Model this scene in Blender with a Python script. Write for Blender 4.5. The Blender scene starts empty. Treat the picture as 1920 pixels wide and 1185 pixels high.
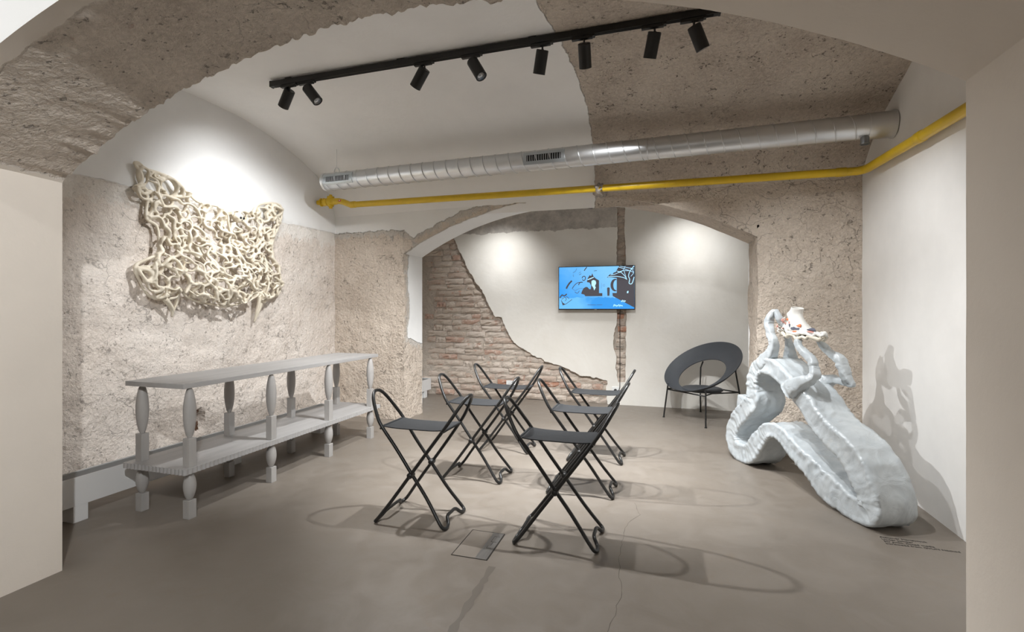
import bpy, bmesh, math, random
from mathutils import Vector, Matrix, noise, geometry
random.seed(7)
R = math.radians
scene = bpy.context.scene
COL = scene.collection

# ------------------------------------------------------------------ camera, world, exposure
cam_data = bpy.data.cameras.new('camera')
cam_data.sensor_width = 36.0
cam_data.lens = 36.0 * 915.0 / 1920.0
cam_data.shift_y = -12.5 / 1920.0
cam_data.clip_start = 0.02
cam = bpy.data.objects.new('camera', cam_data)
cam.location = (0, 0, 1.2)
cam.rotation_euler = (R(90), 0, R(17.0))
COL.objects.link(cam)
scene.camera = cam
world = bpy.data.worlds.new('world')
world.use_nodes = True
world.node_tree.nodes['Background'].inputs[0].default_value = (1, 0.97, 0.93, 1)
world.node_tree.nodes['Background'].inputs[1].default_value = 0.0
scene.world = world
vs = scene.view_settings
vs.view_transform = 'Standard'
vs.look = 'None'
vs.gamma = 1.0
vs.exposure = 2.1
vs.use_curve_mapping = False
scene.cycles.max_bounces = 6
scene.cycles.diffuse_bounces = 5
scene.cycles.glossy_bounces = 3
scene.cycles.transmission_bounces = 2
scene.cycles.adaptive_threshold = 0.06
LAMP_W = 104.0          # one track lamp
BAY_FILL_W = 130.0          # added fill lamps in the bay the camera stands in
NICHE_W = 10.5
LAMP_COL = (0.965, 0.985, 1.0)

# ------------------------------------------------------------------ helpers
def lin(r, g, b):
    f = lambda c: (c / 255 / 12.92) if c / 255 <= 0.04045 else ((c / 255 + 0.055) / 1.055) ** 2.4
    return (f(r), f(g), f(b))

def obj(name, me, parent=None):
    o = bpy.data.objects.new(name, me)
    COL.objects.link(o)
    if parent is not None:
        o.parent = parent
    return o

def tag(o, label=None, cat=None, group=None, kind=None):
    if label: o['label'] = label
    if cat: o['category'] = cat
    if group: o['group'] = group
    if kind: o['kind'] = kind
    return o

def empty(name, loc=(0, 0, 0), rz=0.0):
    o = bpy.data.objects.new(name, None)
    o.location = loc
    o.rotation_euler = (0, 0, rz)
    o.empty_display_size = 0.1
    COL.objects.link(o)
    return o

class MB:
    """collects vertices and faces for ONE mesh object"""
    def __init__(self):
        self.v = []; self.f = []; self.m = []; self.mi = 0
    def add(self, vs_, fs_):
        b = len(self.v)
        self.v += [tuple(p) for p in vs_]
        for f in fs_:
            self.f.append(tuple(i + b for i in f)); self.m.append(self.mi)
    def box(self, c, s, rot=None):
        x, y, z = s[0] / 2, s[1] / 2, s[2] / 2
        pts = [Vector((a, b_, d)) for a in (-x, x) for b_ in (-y, y) for d in (-z, z)]
        if rot is not None: pts = [rot @ p for p in pts]
        pts = [p + Vector(c) for p in pts]
        self.add(pts, [(0, 1, 3, 2), (4, 6, 7, 5), (0, 4, 5, 1), (2, 3, 7, 6), (0, 2, 6, 4), (1, 5, 7, 3)])
    def tube(self, path, r, n=8, closed=False, cap=True):
        path = [Vector(p) for p in path]
        N = len(path)
        rr = r if isinstance(r, (list, tuple)) else [r] * N
        fr = frames(path, closed)
        pts = []
        for i in range(N):
            T, U, W = fr[i]
            for k in range(n):
                a = 2 * math.pi * k / n
                pts.append(path[i] + U * (math.cos(a) * rr[i]) + W * (math.sin(a) * rr[i]))
        fs = []
        M = N if closed else N - 1
        for i in range(M):
            j = (i + 1) % N
            for k in range(n):
                l = (k + 1) % n
                fs.append((i * n + k, i * n + l, j * n + l, j * n + k))
        if cap and not closed:
            fs.append(tuple(range(n))[::-1]); fs.append(tuple((N - 1) * n + k for k in range(n)))
        self.add(pts, fs)
    def lathe(self, prof, c=(0, 0, 0), n=24, axis=None):
        """prof: list of (radius, height)"""
        rot = Matrix.Identity(3) if axis is None else Vector((0, 0, 1)).rotation_difference(Vector(axis)).to_matrix()
        pts = []
        for r, h in prof:
            for k in range(n):
                a = 2 * math.pi * k / n
                pts.append(rot @ Vector((r * math.cos(a), r * math.sin(a), h)) + Vector(c))
        fs = []
        for i in range(len(prof) - 1):
            for k in range(n):
                l = (k + 1) % n
                fs.append((i * n + k, i * n + l, (i + 1) * n + l, (i + 1) * n + k))
        if prof[0][0] > 1e-6: fs.append(tuple(range(n))[::-1])
        if prof[-1][0] > 1e-6: fs.append(tuple((len(prof) - 1) * n + k for k in range(n)))
        self.add(pts, fs)
    def mesh(self, name, mats, smooth=False, angle=None, bevel=0.0):
        me = bpy.data.meshes.new(name)
        me.from_pydata(self.v, [], self.f)
        mats = mats if isinstance(mats, (list, tuple)) else [mats]
        for m in mats: me.materials.append(m)
        if len(mats) > 1: me.polygons.foreach_set('material_index', self.m)
        bm = bmesh.new(); bm.from_mesh(me)
        bmesh.ops.recalc_face_normals(bm, faces=bm.faces)
        if bevel > 0:
            es = [e for e in bm.edges if len(e.link_faces) == 2 and e.calc_face_angle(0) > 0.6]
            bmesh.ops.bevel(bm, geom=es, offset=bevel, segments=2, affect='EDGES', profile=0.6, clamp_overlap=True)
        if smooth and angle is not None:
            for e in bm.edges:
                if len(e.link_faces) == 2 and e.calc_face_angle(0) > angle: e.smooth = False
        bm.to_mesh(me); bm.free()
        if smooth:
            me.polygons.foreach_set('use_smooth', [True] * len(me.polygons))
        me.update()
        return me
    def build(self, name, mats, parent=None, smooth=False, angle=None, bevel=0.0):
        return obj(name, self.mesh(name, mats, smooth, angle, bevel), parent)

def frames(path, closed=False):
    N = len(path); out = []
    U = None
    for i in range(N):
        if closed: T = path[(i + 1) % N] - path[i - 1]
        else: T = path[min(i + 1, N - 1)] - path[max(i - 1, 0)]
        T = T.normalized() if T.length > 1e-9 else Vector((0, 0, 1))
        if U is None:
            ref = Vector((0, 0, 1)) if abs(T.z) < 0.9 else Vector((1, 0, 0))
            U = T.cross(ref).normalized()
        else:
            U = (U - T * U.dot(T)).normalized()
        out.append((T, U, T.cross(U)))
    return out

def spline(pts, n, closed=False):
    """Catmull-Rom through pts (tuples of any length), n samples per span"""
    P = [tuple(p) for p in pts]; N = len(P); out = []
    spans = N if closed else N - 1
    for i in range(spans):
        g = (lambda k: P[k % N]) if closed else (lambda k: P[max(0, min(N - 1, k))])
        p0, p1, p2, p3 = g(i - 1), g(i), g(i + 1), g(i + 2)
        for s in range(n):
            t = s / n
            out.append(tuple(0.5 * (2 * b + (c - a) * t + (2 * a - 5 * b + 4 * c - d) * t * t + (3 * b - a - 3 * c + d) * t ** 3)
                             for a, b, c, d in zip(p0, p1, p2, p3)))
    if not closed: out.append(P[-1])
    return out

# ------------------------------------------------------------------ materials
def nt(name):
    m = bpy.data.materials.new(name); m.use_nodes = True
    t = m.node_tree; b = t.nodes['Principled BSDF']
    return m, t, b

def nod(t, typ, **kw):
    n = t.nodes.new(typ)
    for k, v in kw.items():
        if k in ('op',): n.operation = v
        elif k.startswith('i_'): n.inputs[k[2:].replace('_', ' ')].default_value = v
        else: setattr(n, k, v)
    return n

def noise_n(t, co, scale, detail=4, rough=0.5, dist=0.0):
    n = t.nodes.new('ShaderNodeTexNoise')
    n.inputs['Scale'].default_value = scale; n.inputs['Detail'].default_value = min(detail, 4)
    n.inputs['Roughness'].default_value = rough; n.inputs['Distortion'].default_value = dist
    t.links.new(co, n.inputs['Vector'])
    return n.outputs['Fac']

def mth(t, op, a, b=None, c=None, clamp=False):
    n = t.nodes.new('ShaderNodeMath'); n.operation = op; n.use_clamp = clamp
    for i, x in enumerate((a, b, c)):
        if x is None: continue
        if isinstance(x, (int, float)): n.inputs[i].default_value = x
        else: t.links.new(x, n.inputs[i])
    return n.outputs[0]

def maprange(t, x, a, b, c=0.0, d=1.0):
    n = t.nodes.new('ShaderNodeMapRange'); n.clamp = True
    t.links.new(x, n.inputs[0])
    for i, v in zip((1, 2, 3, 4), (a, b, c, d)): n.inputs[i].default_value = v
    return n.outputs[0]

def mix(t, f, a, b):
    n = t.nodes.new('ShaderNodeMix'); n.data_type = 'RGBA'
    ins = (n.inputs[0], n.inputs[6], n.inputs[7])
    for s, x in zip(ins, (f, a, b)):
        if isinstance(x, (int, float)): s.default_value = x
        elif isinstance(x, tuple): s.default_value = (*x[:3], 1)
        else: t.links.new(x, s)
    return n.outputs[2]

def bump(t, b, h, strength=0.5, dist=0.01):
    n = t.nodes.new('ShaderNodeBump')
    n.inputs['Strength'].default_value = strength; n.inputs['Distance'].default_value = dist
    t.links.new(h, n.inputs['Height']); t.links.new(n.outputs[0], b.inputs['Normal'])

def co_obj(t):
    return t.nodes.new('ShaderNodeTexCoord').outputs['Object']

def simple(name, col, rough=0.5, metal=0.0, var=0.0, vscale=6.0, bmp=0.0, bscale=60.0, coat=0.0, spec=None, stretch=None):
    m, t, b = nt(name)
    b.inputs['Roughness'].default_value = rough; b.inputs['Metallic'].default_value = metal
    b.inputs['Base Color'].default_value = (*col, 1)
    if coat: b.inputs['Coat Weight'].default_value = coat; b.inputs['Coat Roughness'].default_value = 0.15
    if spec is not None: b.inputs['Specular IOR Level'].default_value = spec
    co = co_obj(t)
    if stretch:
        mp = t.nodes.new('ShaderNodeMapping'); mp.inputs['Scale'].default_value = stretch
        t.links.new(co, mp.inputs['Vector']); co = mp.outputs[0]
    if var:
        n = noise_n(t, co, vscale, 6, 0.6)
        c = mix(t, maprange(t, n, 0.3, 0.7), tuple(x * (1 - var) for x in col), tuple(min(1, x * (1 + var)) for x in col))
        t.links.new(c, b.inputs['Base Color'])
    if bmp:
        bump(t, b, noise_n(t, co, bscale, 4), bmp, 0.004)
    return m

def emit(name, col, strength):
    m, t, b = nt(name)
    b.inputs['Base Color'].default_value = (*[c * 0.3 for c in col], 1)
    b.inputs['Emission Color'].default_value = (*col, 1); b.inputs['Emission Strength'].default_value = strength
    m.cycles.emission_sampling = 'NONE'
    return m

def plaster_rough(name, white, ra, rb, edge=0.10, band=None, band_w=0.12, pit=0.4, relief=0.9, red=0.0, wrelief=0.12, sharp=0.004, cracks=0.6):
    """painted smooth plaster where attribute sd > 0, bare rough render where sd < 0"""
    m, t, b = nt(name)
    co = co_obj(t)
    at = t.nodes.new('ShaderNodeAttribute'); at.attribute_name = 'sd'
    sd = at.outputs['Fac']
    def rgb(scale, detail, rough, dist=0.0):
        n = t.nodes.new('ShaderNodeTexNoise'); n.inputs['Scale'].default_value = scale; n.inputs['Detail'].default_value = detail
        n.inputs['Roughness'].default_value = rough; n.inputs['Distortion'].default_value = dist
        t.links.new(co, n.inputs['Vector'])
        q = t.nodes.new('ShaderNodeSeparateColor'); t.links.new(n.outputs['Color'], q.inputs[0])
        return q.outputs[0], q.outputs[1], q.outputs[2], n.outputs['Color']
    a1, a2, a3, acol = rgb(2.1, 4, 0.62)
    b1, b2, b3, _ = rgb(11.0, 5, 0.62)
    c1, c2, c3, _ = rgb(46.0, 3, 0.65)
    sdn = mth(t, 'ADD', sd, mth(t, 'MULTIPLY', mth(t, 'SUBTRACT', b3, 0.5), edge))
    mk = maprange(t, sdn, -sharp, sharp)
    wc = mix(t, maprange(t, a2, 0.3, 0.72), tuple(x * 0.94 for x in white), white)
    rc = mix(t, maprange(t, a1, 0.36, 0.64), ra, rb)
    rc = mix(t, maprange(t, c1, 0.40, 0.64, 0.0, 0.40), rc, tuple(min(1, x * 1.30) for x in ra))
    rc = mix(t, maprange(t, b1, 0.56, 0.74, 0.0, 0.30), rc, tuple(x * 0.70 for x in rb))
    hgt = mth(t, 'ADD', mth(t, 'MULTIPLY', b2, 1.5), mth(t, 'MULTIPLY', c2, 0.55))
    if pit:
        pm = maprange(t, mth(t, 'ADD', mth(t, 'MULTIPLY', c3, 0.75), mth(t, 'MULTIPLY', b1, 0.45)), 0.715, 0.765)
        rc = mix(t, mth(t, 'MULTIPLY', pm, pit), rc, tuple(x * 0.32 for x in rb))
        hgt = mth(t, 'SUBTRACT', hgt, mth(t, 'MULTIPLY', pm, 0.7))
    if cracks:
        v2 = t.nodes.new('ShaderNodeTexVoronoi'); v2.feature = 'DISTANCE_TO_EDGE'; v2.inputs['Scale'].default_value = 4.2
        m2 = t.nodes.new('ShaderNodeVectorMath'); m2.operation = 'MULTIPLY_ADD'
        t.links.new(acol, m2.inputs[0]); m2.inputs[1].default_value = (0.55, 0.55, 0.55); t.links.new(co, m2.inputs[2])
        t.links.new(m2.outputs[0], v2.inputs['Vector'])
        cm = mth(t, 'MULTIPLY', maprange(t, v2.outputs['Distance'], 0.020, 0.006), maprange(t, a3, 0.50, 0.58))
        rc = mix(t, mth(t, 'MULTIPLY', cm, cracks), rc, tuple(x * 0.40 for x in rb))
    if red:
        rc = mix(t, mth(t, 'MULTIPLY', maprange(t, b2, 0.70, 0.75), red), rc, (0.33, 0.13, 0.07))
    if band:
        bm_ = mth(t, 'MULTIPLY', maprange(t, mth(t, 'ADD', sd, mth(t, 'MULTIPLY', mth(t, 'SUBTRACT', b1, 0.5), 0.35)), -band_w - 0.02, -band_w + 0.02), 0.85)
        rc = mix(t, bm_, rc, band)
    t.links.new(mix(t, mk, rc, wc), b.inputs['Base Color'])
    wh = mth(t, 'ADD', mth(t, 'MULTIPLY', b2, wrelief), 1.75)
    hm = t.nodes.new('ShaderNodeMix'); hm.data_type = 'FLOAT'
    t.links.new(mk, hm.inputs[0]); t.links.new(hgt, hm.inputs[2]); t.links.new(wh, hm.inputs[3])
    bump(t, b, hm.outputs[0], relief, 0.022)
    b.inputs['Roughness'].default_value = 0.92
    b.inputs['Specular IOR Level'].default_value = 0.2
    return m

WHITE = (0.89, 0.88, 0.865)
M = {}
M['ceil'] = plaster_rough('vault_plaster', WHITE, (0.58, 0.51, 0.44), (0.455, 0.39, 0.33), edge=0.05, pit=0.7, red=0.5, relief=1.0, cracks=0.3)
M['wall_l'] = plaster_rough('left_wall_plaster', (0.87, 0.865, 0.855), (0.74, 0.675, 0.615), (0.64, 0.565, 0.50), edge=0.03, band=(0.80, 0.76, 0.71), band_w=0.13, pit=0.30, relief=0.75)
M['wall_b'] = plaster_rough('arch_wall_plaster', (0.86, 0.855, 0.84), (0.62, 0.54, 0.46), (0.52, 0.44, 0.365), edge=0.09, band=(0.56, 0.525, 0.48), band_w=0.05, pit=0.5, relief=1.0, red=0.12)
M['wall_f'] = plaster_rough('front_arch_plaster', (0.81, 0.735, 0.65), (0.64, 0.565, 0.49), (0.52, 0.45, 0.385), edge=0.05, pit=0.6, red=0.4, relief=0.8, cracks=0.3)
M['wall_r'] = simple('right_wall_plaster', (0.83, 0.81, 0.78), 0.9, var=0.05, vscale=2.2, bmp=0.25, bscale=9)
M['bay'] = simple('bay_plaster', (0.86, 0.845, 0.82), 0.9, var=0.03, vscale=2, bmp=0.2, bscale=12)

def floor_material():
    m, t, b = nt('microcement_floor'); co = co_obj(t)
    n1 = noise_n(t, co, 0.9, 8, 0.6, 0.8); n2 = noise_n(t, co, 5, 9, 0.68, 1.2)
    c = mix(t, maprange(t, n1, 0.3, 0.7), (0.178, 0.150, 0.122), (0.232, 0.200, 0.168))
    c = mix(t, maprange(t, n2, 0.42, 0.7, 0, 0.45), c, (0.268, 0.237, 0.206))
    n3 = noise_n(t, co, 2.2, 7, 0.7, 1.6)
    c = mix(t, maprange(t, n3, 0.60, 0.74, 0, 0.35), c, (0.205, 0.155, 0.108))
    t.links.new(c, b.inputs['Base Color'])
    rg = maprange(t, n2, 0.3, 0.7, 0.36, 0.54)
    t.links.new(rg, b.inputs['Roughness'])
    bump(t, b, mth(t, 'ADD', n2, mth(t, 'MULTIPLY', noise_n(t, co, 40, 4), 0.15)), 0.08, 0.01)
    return m
M['floor'] = floor_material()

# ------------------------------------------------------------------ the shell
XL, XR = -3.56, 1.503
def yb(x): return 4.74 - 0.058 * (x - XL)          # front plane of the arch wall at the back
AX0, AX1 = -2.65, 0.765
def arch_z(x, x0, x1, spring, crown):
    h = (x1 - x0) / 2; r = crown - spring; c = (x0 + x1) / 2
    Rr = (h * h + r * r) / (2 * r)
    d = min(abs(x - c), h)
    return spring + math.sqrt(max(0, Rr * Rr - d * d)) - (Rr - r)

def disp(p, amp):
    q = Vector(p)
    n = noise.noise_vector(q * 3.1) * 0.55 + noise.noise_vector(q * 9.0) * 0.30 + noise.noise_vector(q * 25.0) * 0.15
    return q + n * amp

class Surf:
    """grids joined into one structure mesh with the float attribute sd"""
    def __init__(self): self.v = []; self.f = []; self.sd = []
    def grid(self, P, us, vs_, sdf, amp):
        b = len(self.v); nu, nv = len(us), len(vs_)
        for u in us:
            for v in vs_:
                p = P(u, v); s = sdf(p)
                a = amp * min(1.0, max(0.08, 0.5 - s * 18))
                self.v.append(tuple(disp(p, a))); self.sd.append(s)
        for i in range(nu - 1):
            for j in range(nv - 1):
                self.f.append((b + i * nv + j, b + (i + 1) * nv + j, b + (i + 1) * nv + j + 1, b + i * nv + j + 1))
    def build(self, name, mat, parent=None, kind='structure'):
        me = bpy.data.meshes.new(name)
        me.from_pydata(self.v, [], self.f)
        a = me.attributes.new('sd', 'FLOAT', 'POINT'); a.data.foreach_set('value', self.sd)
        me.materials.append(mat)
        bm = bmesh.new(); bm.from_mesh(me)
        bmesh.ops.remove_doubles(bm, verts=bm.verts, dist=0.0006)
        bmesh.ops.recalc_face_normals(bm, faces=bm.faces)
        for e in bm.edges:
            if len(e.link_faces) == 2 and e.calc_face_angle(0) > 0.7: e.smooth = False
        bm.to_mesh(me); bm.free()
        me.polygons.foreach_set('use_smooth', [True] * len(me.polygons))
        o = obj(name, me, parent)
        if kind: o['kind'] = kind
        return o

def seq(a, b, step):
    n = max(1, int(round(abs(b - a) / step)))
    return [a + (b - a) * i / n for i in range(n + 1)]

# floor
fm = MB()
fm.add([(-4.6, -2.8, 0), (2.7, -2.8, 0), (2.7, 6.5, 0), (-4.6, 6.5, 0), (-4.6, -2.8, -0.1), (2.7, -2.8, -0.1), (2.7, 6.5, -0.1), (-4.6, 6.5, -0.1)],
       [(0, 1, 2, 3), (7, 6, 5, 4), (0, 4, 5, 1), (1, 5, 6, 2), (2, 6, 7, 3), (3, 7, 4, 0)])
floor = tag(fm.build('floor', M['floor']), kind='structure')
def crack(pts, w, col, name='crack', z=0.0006, jit=0.006):
    path = []
    for i in range(len(pts) - 1):
        a, b = Vector(pts[i]), Vector(pts[i + 1])
        n = max(2, int((b - a).length / 0.03))
        for k in range(n):
            p = a.lerp(b, k / n); path.append(p + Vector((random.uniform(-jit, jit), random.uniform(-jit, jit))))
    path.append(Vector(pts[-1]))
    mb = MB()
    vs_ = []
    for i, p in enumerate(path):
        q = path[min(i + 1, len(path) - 1)] - path[max(0, i - 1)]
        nrm = Vector((-q.y, q.x)).normalized()
        ww = w * random.uniform(0.4, 1.1)
        vs_ += [(p.x - nrm.x * ww, p.y - nrm.y * ww, z), (p.x + nrm.x * ww, p.y + nrm.y * ww, z)]
    mb.add(vs_, [(2 * i, 2 * i + 1, 2 * i + 3, 2 * i + 2) for i in range(len(path) - 1)])
    return mb.build(name, col, floor)
mcrack = simple('crack_line', (0.10, 0.083, 0.066), 0.9)
mseam = simple('filled_seam', (0.148, 0.125, 0.102), 0.45)
crack([(-0.157, 3.12), (-0.115, 2.94), (-0.183, 2.815), (-0.191, 2.61), (-0.195, 2.38), (-0.16, 2.1), (-0.19, 1.8)], 0.0011, mcrack)
crack([(-0.752, 2.15), (-0.745, 1.67), (-0.74, 1.0)], 0.019, mseam, 'floor_seam', jit=0.002)

# left wall
s = Surf()
hole = Vector((XL, 3.02, 0.30))
def PL(y, z):
    x = XL
    if z < 2.065: x -= 0.010
    if z < 0.42: x += 0.05 * (1 - z / 0.42) ** 2 * (0.7 + 0.3 * math.sin(y * 5))
    d = math.hypot((y - hole.y) / 0.05, (z - hole.z) / 0.10)
    if d < 1.0: x -= 0.10 * (1 - d) ** 0.6
    return Vector((x, y, z))
s.grid(PL, seq(1.50, 4.80, 0.025), seq(0, 2.055, 0.025) + seq(2.066, 3.05, 0.05), lambda p: p.z - 2.063, 0.030)
wall_left = s.build('wall_left', M['wall_l'])
# exposed rubble in the hole of the left wall
mrub = simple('rubble_brick', (0.15, 0.085, 0.055), 0.95, var=0.6, vscale=25, bmp=0.6, bscale=40)
for k in range(9):
    bm = bmesh.new(); bmesh.ops.create_icosphere(bm, subdivisions=1, radius=0.028)
    for v in bm.verts: v.co *= random.uniform(0.65, 1.25)
    me = bpy.data.meshes.new('rubble'); bm.to_mesh(me); bm.free(); me.materials.append(mrub)
    o = obj('rubble', me, wall_left); o.location = (XL - 0.048, hole.y + random.uniform(-0.035, 0.035), hole.z - 0.085 + k * 0.021)

# right wall
wr = MB(); wr.box((XR + 0.06, 3.0, 1.5), (0.12, 3.2, 3.0))
wall_right = tag(wr.build('wall_right', M['wall_r']), kind='structure')

# wall with the rear arch
s = Surf()
TH = 0.42
A2 = lambda x: arch_z(x, AX0, AX1, 1.80, 2.265)
def sd_back(p):
    a = -0.60 - p.x
    if p.x < AX0 + 0.02: b = p.z - 2.06
    else:
        ca = (AX0 + AX1) / 2; Rr = (1.7075 ** 2 + 0.465 ** 2) / 0.93
        dist = math.hypot(p.x - ca, p.z - (2.265 - Rr)) - Rr
        b = min(p.z - 2.06 + max(0, (p.x - AX0)) * 0.9, dist - 0.085)
    return min(a, b)
rag = lambda x, a: a * (0.6 * noise.noise(Vector((x * 9, 3.3, 0))) + 0.5 * noise.noise(Vector((x * 31, 7.1, 0))))
def PFront(x, z): return Vector((x, yb(x), z))
cols = seq(XL - 0.05, AX0, 0.03)
s.grid(PFront, cols, seq(0, 3.05, 0.03), sd_back, 0.022)
cols = seq(AX1, XR + 0.03, 0.03)
s.grid(PFront, cols, seq(0, 3.05, 0.03), sd_back, 0.022)
def PArch(x, t):
    z0 = A2(x) + rag(x, 0.014)
    return Vector((x, yb(x), z0 + (3.05 - z0) * t))
acols = seq(AX0, AX1, 0.028)
s.grid(PArch, acols, seq(0, 1, 0.035), sd_back, 0.016)
def sd_soff(p): return min(-0.56 - p.x, (p.y - yb(p.x)) - 0.03)
def PSoff(x, t):
    return Vector((x, yb(x) + TH * t, A2(x) + rag(x, 0.014) * (1 - t)))
s.grid(PSoff, acols, seq(0, 1, 0.08), sd_soff, 0.012)
def sd_jl(p):                                  # painted patch on the left jamb
    dy = p.y - yb(p.x)
    return min(dy - 0.10 + 0.02 * math.sin(p.z * 9), p.z - 0.80 - (0.42 - dy) * 0.25, 0.2)
s.grid(lambda z, t: Vector((AX0, yb(AX0) + TH * t, z)), seq(0, 1.80, 0.03), seq(0, 1, 0.08), sd_jl, 0.018)
s.grid(lambda z, t: Vector((AX1, yb(AX1) + TH * t, z)), seq(0, 1.80, 0.03), seq(0, 1, 0.08), lambda p: -1, 0.022)
# rear face
PB = lambda x, z: Vector((x, yb(x) + TH, z))
s.grid(PB, seq(XL - 0.05, AX0, 0.2), seq(0, 3.05, 0.2), lambda p: 1, 0.0)
s.grid(PB, seq(AX1, XR + 0.03, 0.2), seq(0, 3.05, 0.2), lambda p: 1, 0.0)
s.grid(lambda x, t: Vector((x, yb(x) + TH, A2(x) + (3.05 - A2(x)) * t)), acols, seq(0, 1, 0.25), lambda p: 1, 0.0)
wall_back = s.build('wall_back', M['wall_b'])

# wall with the front arch
s = Surf()
FX0, FX1, FY0, FY1 = -2.634, 0.752, 1.03, 1.54
A1 = lambda x: arch_z(x, FX0, FX1, 1.785, 2.262)
chip = lambda x: (0.95 if x < -0.5 else 0.06) * (0.022 * abs(noise.noise(Vector((x * 13, 1.7, 0)))) + 0.016 * noise.noise(Vector((x * 45, 5.7, 0))))
def sd_f(p): return max(p.x + 0.50 + (p.y - 1.54) * 0.3, (FY0 + 0.10 - p.y) * 0.8 - 0.03, 1.80 - p.z if p.x < -1.5 else -1)
fcols = seq(FX0, FX1, 0.0125)
def PS1(x, t):
    y = FY0 + (FY1 - FY0) * t
    return Vector((x, y, A1(x) - chip(x) * t ** 4))
s.grid(PS1, fcols, seq(0, 1, 0.05), sd_f, 0.014)
ZT = 3.05
fw = lambda p: 1.0
s.grid(lambda x, t: Vector((x, FY1, A1(x) - chip(x) + (ZT - A1(x) + chip(x)) * t)), fcols, seq(0, 1, 0.1), lambda p: p.x + 0.5, 0.012)
for x in (FX0 + 0.003, FX1 - 0.003):
    s.grid(lambda z, t: Vector((x, FY0 + (FY1 - FY0) * t, z)), seq(0, 1.785, 0.06) + [1.84], seq(0, 1, 0.2), fw, 0.014)
for y in (FY1,):
    for xa, xb in ((-4.5, FX0), (FX1, 2.6)):
        s.grid(lambda x, z: Vector((x, y, z)), seq(xa, xb, 0.15), seq(0, ZT, 0.15), fw, 0.0)
wall_front = s.build('wall_front', M['wall_f'])
s = Surf()
s.grid(lambda x, t: Vector((x, FY0, A1(x) + (ZT - A1(x)) * t)), fcols, seq(0, 1, 0.2), fw, 0.0)
for xa, xb in ((-4.5, FX0), (FX1, 2.6)):
    s.grid(lambda x, z: Vector((x, FY0, z)), seq(xa, xb, 0.3), seq(0, ZT, 0.3), fw, 0.0)
s.build('face_plaster', M['bay'], wall_front, kind=None)

# vaulted ceiling of the room (a loft between its two end profiles)
profL = [(1.50, 2.42), (1.62, 2.58), (1.9, 2.74), (2.3, 2.85), (2.85, 2.898), (3.25, 2.905), (3.56, 2.885), (4.0, 2.795), (4.4, 2.655), (4.58, 2.52), (4.68, 2.38), (4.76, 2.20)]
profR = [(1.50, 2.30), (1.62, 2.43), (1.9, 2.63), (2.3, 2.79), (2.85, 2.885), (3.2, 2.875), (3.5, 2.815), (3.78, 2.71), (4.10, 2.56), (4.333, 2.386), (4.435, 2.26), (4.50, 2.12)]
pl = spline(profL, 7); pr_ = spline(profR, 7)
s = Surf()
def PC(x, j):
    t = (x - XL) / (XR - XL)
    a, b = pl[j], pr_[j]
    return Vector((x, a[0] + (b[0] - a[0]) * t, a[1] + (b[1] - a[1]) * t))
s.grid(PC, seq(XL - 0.05, XR + 0.04, 0.035), list(range(len(pl))), lambda p: -0.60 - p.x + 0.05 * math.sin(p.y * 2.0), 0.026)
ceiling = s.build('ceiling', M['ceil'])

# ------------------------------------------------------------------ niche behind the arch
YN = 6.26
NX0, NX1 = -3.30, 1.30
mb = MB(); mb.box(((NX0 + NX1) / 2, YN + 0.16, 1.35), (NX1 - NX0 + 0.3, 0.22, 2.7))
mortar, t, b = nt('lime_mortar'); co = co_obj(t)
n1 = noise_n(t, co, 9, 8, 0.7)
t.links.new(mix(t, maprange(t, n1, 0.3, 0.7), (0.42, 0.36, 0.30), (0.55, 0.485, 0.42)), b.inputs['Base Color'])
b.inputs['Roughness'].default_value = 0.95; bump(t, b, noise_n(t, co, 30, 8, 0.7), 0.9, 0.02)
wall_niche = tag(mb.build('wall_niche', mortar), kind='structure')
for nm, c_, s_ in (('wall_niche_left', (NX0 - 0.05, 5.7, 1.35), (0.1, 1.3, 2.7)), ('wall_niche_right', (NX1 + 0.05, 5.7, 1.35), (0.1, 1.3, 2.7)), ('ceiling_niche', (-1.0, 5.7, 2.66), (4.8, 1.4, 0.1))):
    mb = MB(); mb.box(c_, s_); tag(mb.build(nm, M['bay']), kind='structure')

# plaster sheet with its broken edge and the chased slot
edge = [(-2.86, 2.62), (-2.80, 2.35), (-2.756, 2.189), (-2.68, 2.016), (-2.572, 1.813), (-2.466, 1.613), (-2.339, 1.443), (-2.235, 1.236), (-2.152, 1.099), (-2.065, 1.10), (-1.998, 0.925), (-1.887, 0.753), (-1.647, 0.605), (-1.452, 0.516), (-1.203, 0.449), (-0.996, 0.354), (-0.739, 0.318), (-0.658, 0.303), (-0.665, 0.15), (-0.65, 0.0)]
slotL = [(-0.515, 0.285), (-0.545, 0.45), (-0.545, 0.604), (-0.58, 0.754), (-0.569, 0.905), (-0.533, 1.05), (-0.533, 1.30), (-0.542, 1.768), (-0.537, 1.94), (-0.52, 2.2), (-0.533, 2.435), (-0.533, 2.62)]
slotR = [(-0.432, 2.62), (-0.44, 2.2), (-0.424, 1.893), (-0.416, 1.164), (-0.422, 0.822), (-0.432, 0.29)]
def ragged(pts, step, amp):
    out = []
    for i in range(len(pts) - 1):
        a, b_ = Vector(pts[i]), Vector(pts[i + 1])
        n = max(1, int((b_ - a).length / step))
        for k in range(n):
            p = a.lerp(b_, k / n)
            q = Vector((p.x * 17, p.y * 17, 2.0))
            nv = noise.noise_vector(q) * amp + noise.noise_vector(q * 3.0) * amp * 0.45
            out.append((p.x + nv.x, p.y + nv.y))
    out.append(pts[-1]); return out
outline = ragged(edge, 0.016, 0.016) + [(NX1, 0.0), (NX1, 2.62)] + ragged(slotR, 0.018, 0.010) + ragged(slotL, 0.018, 0.012)
tri = geometry.tessellate_polygon([[Vector((x, z, 0)) for x, z in outline]])
N = len(outline)
mb = MB()
vs_ = [(x, YN, z) for x, z in outline] + [(x, YN + 0.055, z) for x, z in outline]
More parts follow.
